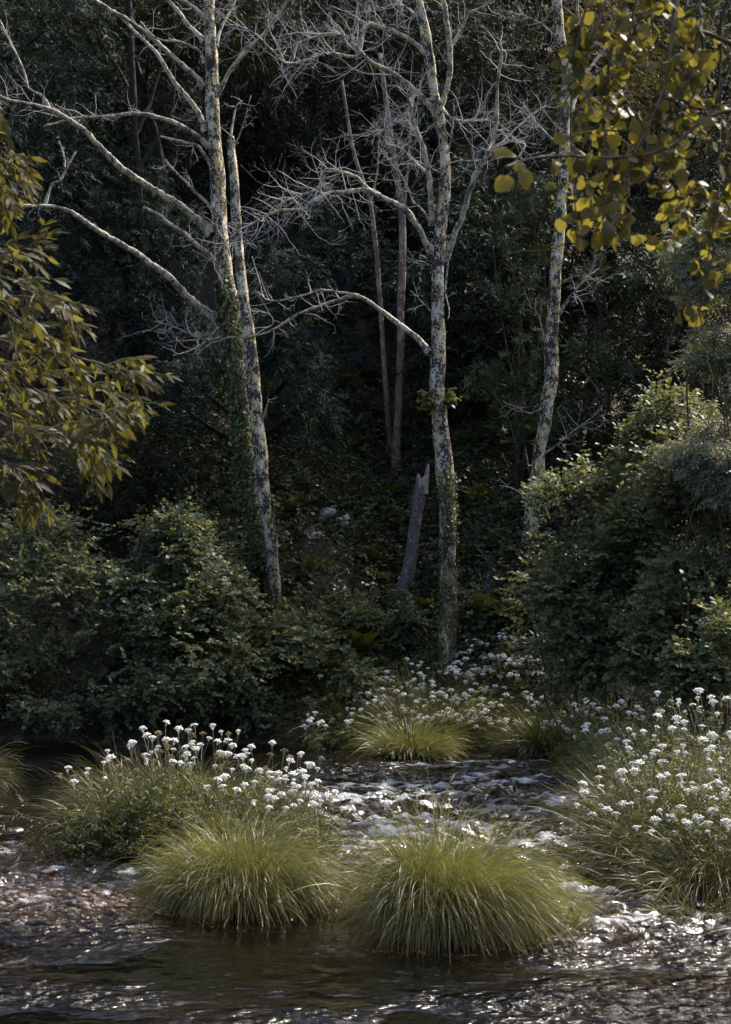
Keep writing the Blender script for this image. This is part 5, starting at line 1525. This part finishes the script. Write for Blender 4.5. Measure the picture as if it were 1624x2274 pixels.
# little flowering sprigs behind the nearest tussock
for vx, vy, lab in ((962, 1775, "tall yellowish weed sprig standing behind the nearest tussock"), (995, 1790, "shorter yellowish weed sprig behind the nearest tussock")):
    tp = at(vx, vy, 10.6)
    t = thing("weed_sprig", lab, "weed", (tp[0] + .05, 10.5, 0.0))
    b, c = MB(), MB()
    q = catmull([np.array([tp[0] + .05, 10.5, 0]), np.array([tp[0] + .03, 10.55, tp[2] * .6]), tp], 6)
    V, F = tube(q, np.linspace(.005, .002, len(q)), 5)
    b.add(V, F)
    b.build("stem", M['stem'], t)
    m_ = 40
    k = rng.integers(len(q) - 6, len(q), m_)
    leaves(c, L_LANCE, q[k] + rng.normal(0, .012, (m_, 3)), rng.normal(size=(m_, 3)) + [0, 0, .5], rng.normal(size=(m_, 3)), rng.uniform(.02, .045, m_))
    c.build("leaves", M['herb'], t, stuff=True)


# ------------------------------------------------------------------ near boughs
def bough_branch(mb, pts, r0, r1, Y0, Y1):
    n = len(pts)
    P = []
    for k, (vx, vy) in enumerate(pts):
        y = Y0 + (Y1 - Y0) * k / (n - 1)
        P.append(np.append(at(vx, vy, y), r1 + (r0 * .8 - r1) * (1 - k / (n - 1)) ** 2.6))
    Q = catmull(np.array(P), 6)
    V, F = tube(Q[:, :3], Q[:, 3], 7, .1)
    mb.add(V, F)
    return Q[:, :3], Q[:, 3]


def near_trunk(t, base, top, r):
    b = MB()
    pts = catmull([np.array(base), (np.array(base) + np.array(top)) / 2 + [0.05, .05, 0], np.array(top)], 8)
    V, F = tube(pts, np.linspace(r, r * .6, len(pts)), 14, .12)
    b.add(V, F)
    b.build("trunk", M['nearbark'], t)


# round leaved bough, top right
base = np.array([2.6, 4.3, gz(2.6, 4.3)])
tR = thing("round_leaved_tree", "near tree whose yellow green round leaved bough hangs in at top right", "tree", base)
near_trunk(tR, base, (2.35, 4.35, 5.2), .12)
RB_ = [([(2700, -60), (2200, -40), (1900, 60), (1720, 130), (1620, 95), (1556, 72), (1545, 110), (1530, 180), (1490, 222), (1440, 262), (1400, 290), (1330, 290), (1262, 305)], .022, .003, 4.3, 3.9),
       ([(2700, -200), (2100, -160), (1750, -60), (1570, -40), (1556, 30), (1562, 120), (1545, 200), (1500, 280), (1470, 360), (1460, 440)], .02, .003, 4.3, 4.1),
       ([(2700, -300), (2000, -260), (1600, -140), (1510, -20), (1492, 90), (1475, 190), (1440, 280), (1400, 360), (1380, 450), (1370, 520)], .018, .0025, 4.3, 3.8),
       ([(2700, -320), (1900, -240), (1420, -90), (1345, 10), (1325, 60), (1296, 90), (1278, 120), (1280, 165), (1245, 215), (1215, 235)], .016, .0025, 4.3, 4.0),
       ([(2700, -100), (2200, 40), (1900, 200), (1700, 330), (1620, 400), (1590, 480), (1575, 560), (1560, 640), (1550, 690)], .016, .0025, 4.3, 4.0),
       ([(2700, -60), (2100, 120), (1800, 240), (1600, 250), (1480, 330), (1360, 350), (1250, 345), (1180, 352), (1120, 372)], .016, .0034, 4.3, 3.6),
       ([(2700, -320), (2000, -220), (1700, -80), (1610, 20), (1600, 140), (1590, 250), (1570, 340), (1540, 420), (1520, 480)], .016, .0025, 4.35, 4.4),
       ([(2700, -350), (1800, -220), (1480, -110), (1420, -20), (1400, 70), (1370, 150), (1340, 230), (1310, 330), (1300, 420), (1290, 540)], .014, .0022, 4.3, 4.2),
       ([(2700, -350), (1800, -260), (1450, -140), (1330, -40), (1290, 60), (1272, 180), (1268, 300), (1275, 420), (1285, 565)], .014, .0022, 4.3, 3.9),
       ([(2700, -350), (1800, -240), (1500, -120), (1400, -20), (1360, 100), (1350, 220), (1345, 330), (1340, 440), (1345, 560)], .014, .0022, 4.3, 4.5)]
QP, QD, QN, QS = [], [], [], []
allb = []
for pts, r0, r1, Y0, Y1 in RB_:
    b = MB()
    Q, R = bough_branch(b, pts, r0, r1, Y0, Y1)
    allb.append((Q, R))
    # side twigs hanging down
    vx, vy = proj(Q)
    ks = np.where((vx < 1750) & (vx > 1235) & (vy > -120))[0] if len(pts) != 9 or pts[-1][0] != 1120 else np.where((vx < 1750) & (vx > 1330))[0]
    for _ in range(9):
        if len(ks) == 0:
            break
        k = rng.choice(ks)
        d = unit(rng.normal(size=3) * [1, .7, .5] + [-.35, 0, -.7])
        P2, R2 = twig(b, Q[k], d, rng.uniform(.12, .30), .0026, 5, .22, -.12, 5)
        allb.append((P2, R2))
    b.build("branch", M['nearbark'], tR)
for Q, R in allb:
    seglen = np.linalg.norm(np.diff(Q, axis=0), axis=1).sum()
    m_ = max(3, int(seglen / .041))
    if len(Q) > 12:
        vx, vy = proj(Q)
        k0 = np.argmax(vx < 1760)
        fr = rng.uniform(max(k0, len(Q) * .45), len(Q) - 1.01, int(m_ * .55))
    else:
        fr = np.append(rng.uniform(.8, len(Q) - 1.01, m_), len(Q) - 1.01)
    for f in fr:
        k = int(f)
        p = Q[k] + (Q[k + 1] - Q[k]) * (f - k)
        d = unit(rng.normal(size=3) * [1, 1, .6] + [0, 0, -.75])
        nn = unit(rng.normal(size=3) * [.9, .5, .6] + [0, -.75, .5])
        QP.append(p + d * .012)
        QD.append(d)
        QN.append(nn)
        QS.append(rng.uniform(.028, .05))
for Q, R in allb:
    if len(Q) > 12:
        for f in rng.uniform(len(Q) * .08, len(Q) * .6, 60):
            k = int(f)
            p = Q[k] + rng.normal(0, .13, 3) - [0, 0, .08]
            if proj(p)[0] > 1640:
                QP.append(p)
                QD.append(unit(rng.normal(size=3) + [0, 0, -.7]))
                QN.append(unit(rng.normal(size=3) + [0, -.6, .5]))
                QS.append(rng.uniform(.03, .05))
QP, QD, QN, QS = map(np.array, (QP, QD, QN, QS))
vx, vy = proj(QP)
ok = ((vx > 1268) | (rng.random(len(vx)) < .4) & (vx > 1205)) & (vy < 720) & ((vx < 1480) & (vy < 545 + 0 * vx) | (vx >= 1480) & (vy < 700)) & ~((vx < 1300) & (vy > 300) & (vy < 330))
QP, QD, QN, QS = QP[ok], QD[ok], QN[ok], QS[ok]
# the three leaves at the tip of the outlying twig
tipY = 3.6
for vx_, vy_, dx, dz, s in ((1098, 350, .55, .15, .055), (1138, 395, -.75, -.55, .056), (1158, 378, .35, -.9, .05), (1140, 374, .9, 0.1, .03)):
    QP = np.vstack([QP, at(vx_, vy_, tipY)])
    QD = np.vstack([QD, unit(np.array([dx, -.1, dz]))])
    QN = np.vstack([QN, unit(np.array([.1, -1, .45]) + rng.normal(0, .1, 3))])
    QS = np.append(QS, s)
d_ = np.linalg.norm(QP - [0, 0, CAMZ], axis=1)
kind = rng.integers(0, 3, len(QP))
for kk, (fo, dr, sx) in enumerate([(.12, .14, 1.0), (-.2, -.1, .9), (.42, .34, .95)]):
    tv = L_BIG[0].copy()
    half = np.abs(tv[:, 0])
    tv[:, 2] = fo * half - dr * tv[:, 1] ** 2 + .03 * np.sin(tv[:, 1] * 9 + half * 7)
    tv[:, 0] *= sx
    j = np.where(kind == kk)[0]
    foliage(tR, (tv, L_BIG[1]), M['round'], 'round%d' % kk, 100, QP[j], QD[j], QN[j], QS[j])
b = MB()
for p, d in zip(QP, QD):
    V, F = tube(np.array([p - d * .014 + [0, 0, .004], p]), np.array([.0009, .0009]), 3, cap=False)
    b.add(V, F)
b.build("petioles", M['stem'], tR, stuff=True)
print("round leaves", len(QP))

# ash bough, left
base = np.array([-3.4, 5.2, gz(-3.4, 5.2)])
tL = thing("ash_tree", "near ash tree whose olive leaves hang in from the left edge", "tree", base)
near_trunk(tL, base, (-3.1, 5.3, 5.6), .14)
LSH = 70
LB_ = [([(-950, 500), (-500, 540), (-150, 580), (0, 640), (90, 690), (180, 760), (260, 800), (330, 815), (365, 830)], .018, .003, 5.3, 5.0),
       ([(-950, 560), (-400, 640), (-100, 700), (60, 800), (160, 870), (250, 900), (310, 930)], .016, .003, 5.3, 5.2),
       ([(-950, 620), (-400, 760), (-100, 820), (40, 900), (140, 950), (220, 960), (285, 985)], .014, .0025, 5.3, 4.9),
       ([(-950, 650), (-400, 840), (-100, 920), (0, 960), (60, 1010), (110, 1050), (130, 1085)], .012, .0025, 5.3, 5.1),
       ([(-950, 480), (-500, 480), (-150, 500), (-20, 540), (40, 560), (100, 560), (140, 545)], .012, .0025, 5.3, 5.3),
       ([(-950, 480), (-500, 500), (-150, 540), (0, 590), (90, 620), (160, 660), (220, 680)], .013, .0025, 5.3, 4.8),
       ([(-950, 300), (-500, 200), (-150, 100), (-40, 90), (10, 130), (30, 200), (50, 270), (70, 330), (90, 360)], .014, .0022, 5.3, 5.2),
       ([(-950, 320), (-500, 260), (-150, 220), (-40, 240), (10, 300), (50, 340), (60, 400), (70, 420)], .012, .0022, 5.3, 5.4),
       ([(-950, 600), (-300, 720), (-60, 780), (60, 840), (170, 900), (230, 930), (270, 1000)], .012, .0022, 5.3, 5.5),
       ([(-950, 600), (-300, 700), (-60, 740), (90, 760), (200, 830), (300, 870), (345, 900)], .012, .0022, 5.3, 5.6)]
QP, QD, QN, QS = [], [], [], []
rc = MB()
for pts, r0, r1, Y0, Y1 in LB_:
    pts = [(a - LSH, c) for a, c in pts]
    b = MB()
    Q, R = bough_branch(b, pts, r0, r1, Y0, Y1)
    b.build("branch", M['nearbark'], tL)
    vx, vy = proj(Q)
    k0 = np.argmax(vx > -60)
    L_ = np.linalg.norm(np.diff(Q[k0:], axis=0), axis=1).sum()
    m_ = int(7 + L_ / .029)
    for j in range(m_):
        f = rng.uniform(k0, len(Q) - 1.01) if j else len(Q) - 1.01
        k = int(f)
        p = Q[k] + (Q[k + 1] - Q[k]) * (f - k)
        tg = unit(Q[k + 1] - Q[k])
        d = unit(tg * .7 + unit(rng.normal(size=3)) * .75 + [.2, 0, -.12])
        ln = rng.uniform(.09, .15)
        sag = np.array([0, 0, -.35])
        rp = np.array([p, p + d * ln * .5, p + d * ln + sag * ln * .4])
        V, F = tube(rp, np.array([.0018, .0014, .001]), 4, cap=False)
        rc.add(V, F)
        dd = unit(rp[2] - rp[1])
        sd = unit(np.cross(d, [0, 0, 1]) + rng.normal(0, .3, 3))
        nrm = unit(np.cross(sd, d) * .5 + [0, -.8, .35])
        for q, tt in enumerate((.3, .3, .62, .62, .95, .95, 1.0)):
            s_ = (1 if q % 2 else -1) if q < 6 else 0
            pos = rp[0] + (rp[2] - rp[0]) * tt
            QP.append(pos)
            QD.append(unit(dd * .8 + sd * s_ * .75 + [.05, 0, -.14] + rng.normal(0, .16, 3)))
            QN.append(unit(nrm + rng.normal(0, .4, 3)))
            QS.append(rng.uniform(.048, .074) * (1.1 if q == 6 else 1))
rc.build("leaf_stalks", M['stem'], tL, stuff=True)
foliage(tL, L_ASH, M['ash'], 'ash', 300, *map(np.array, (QP, QD, QN, QS)), part="leaflet")
print("ash leaflets", len(QP))
tot = sum(len(m.polygons) for m in bpy.data.meshes)
print("objects", len(bpy.data.objects), "polys", tot)
for o_ in list(bpy.data.objects):
    if '_base' in o_:
        del o_['_base']
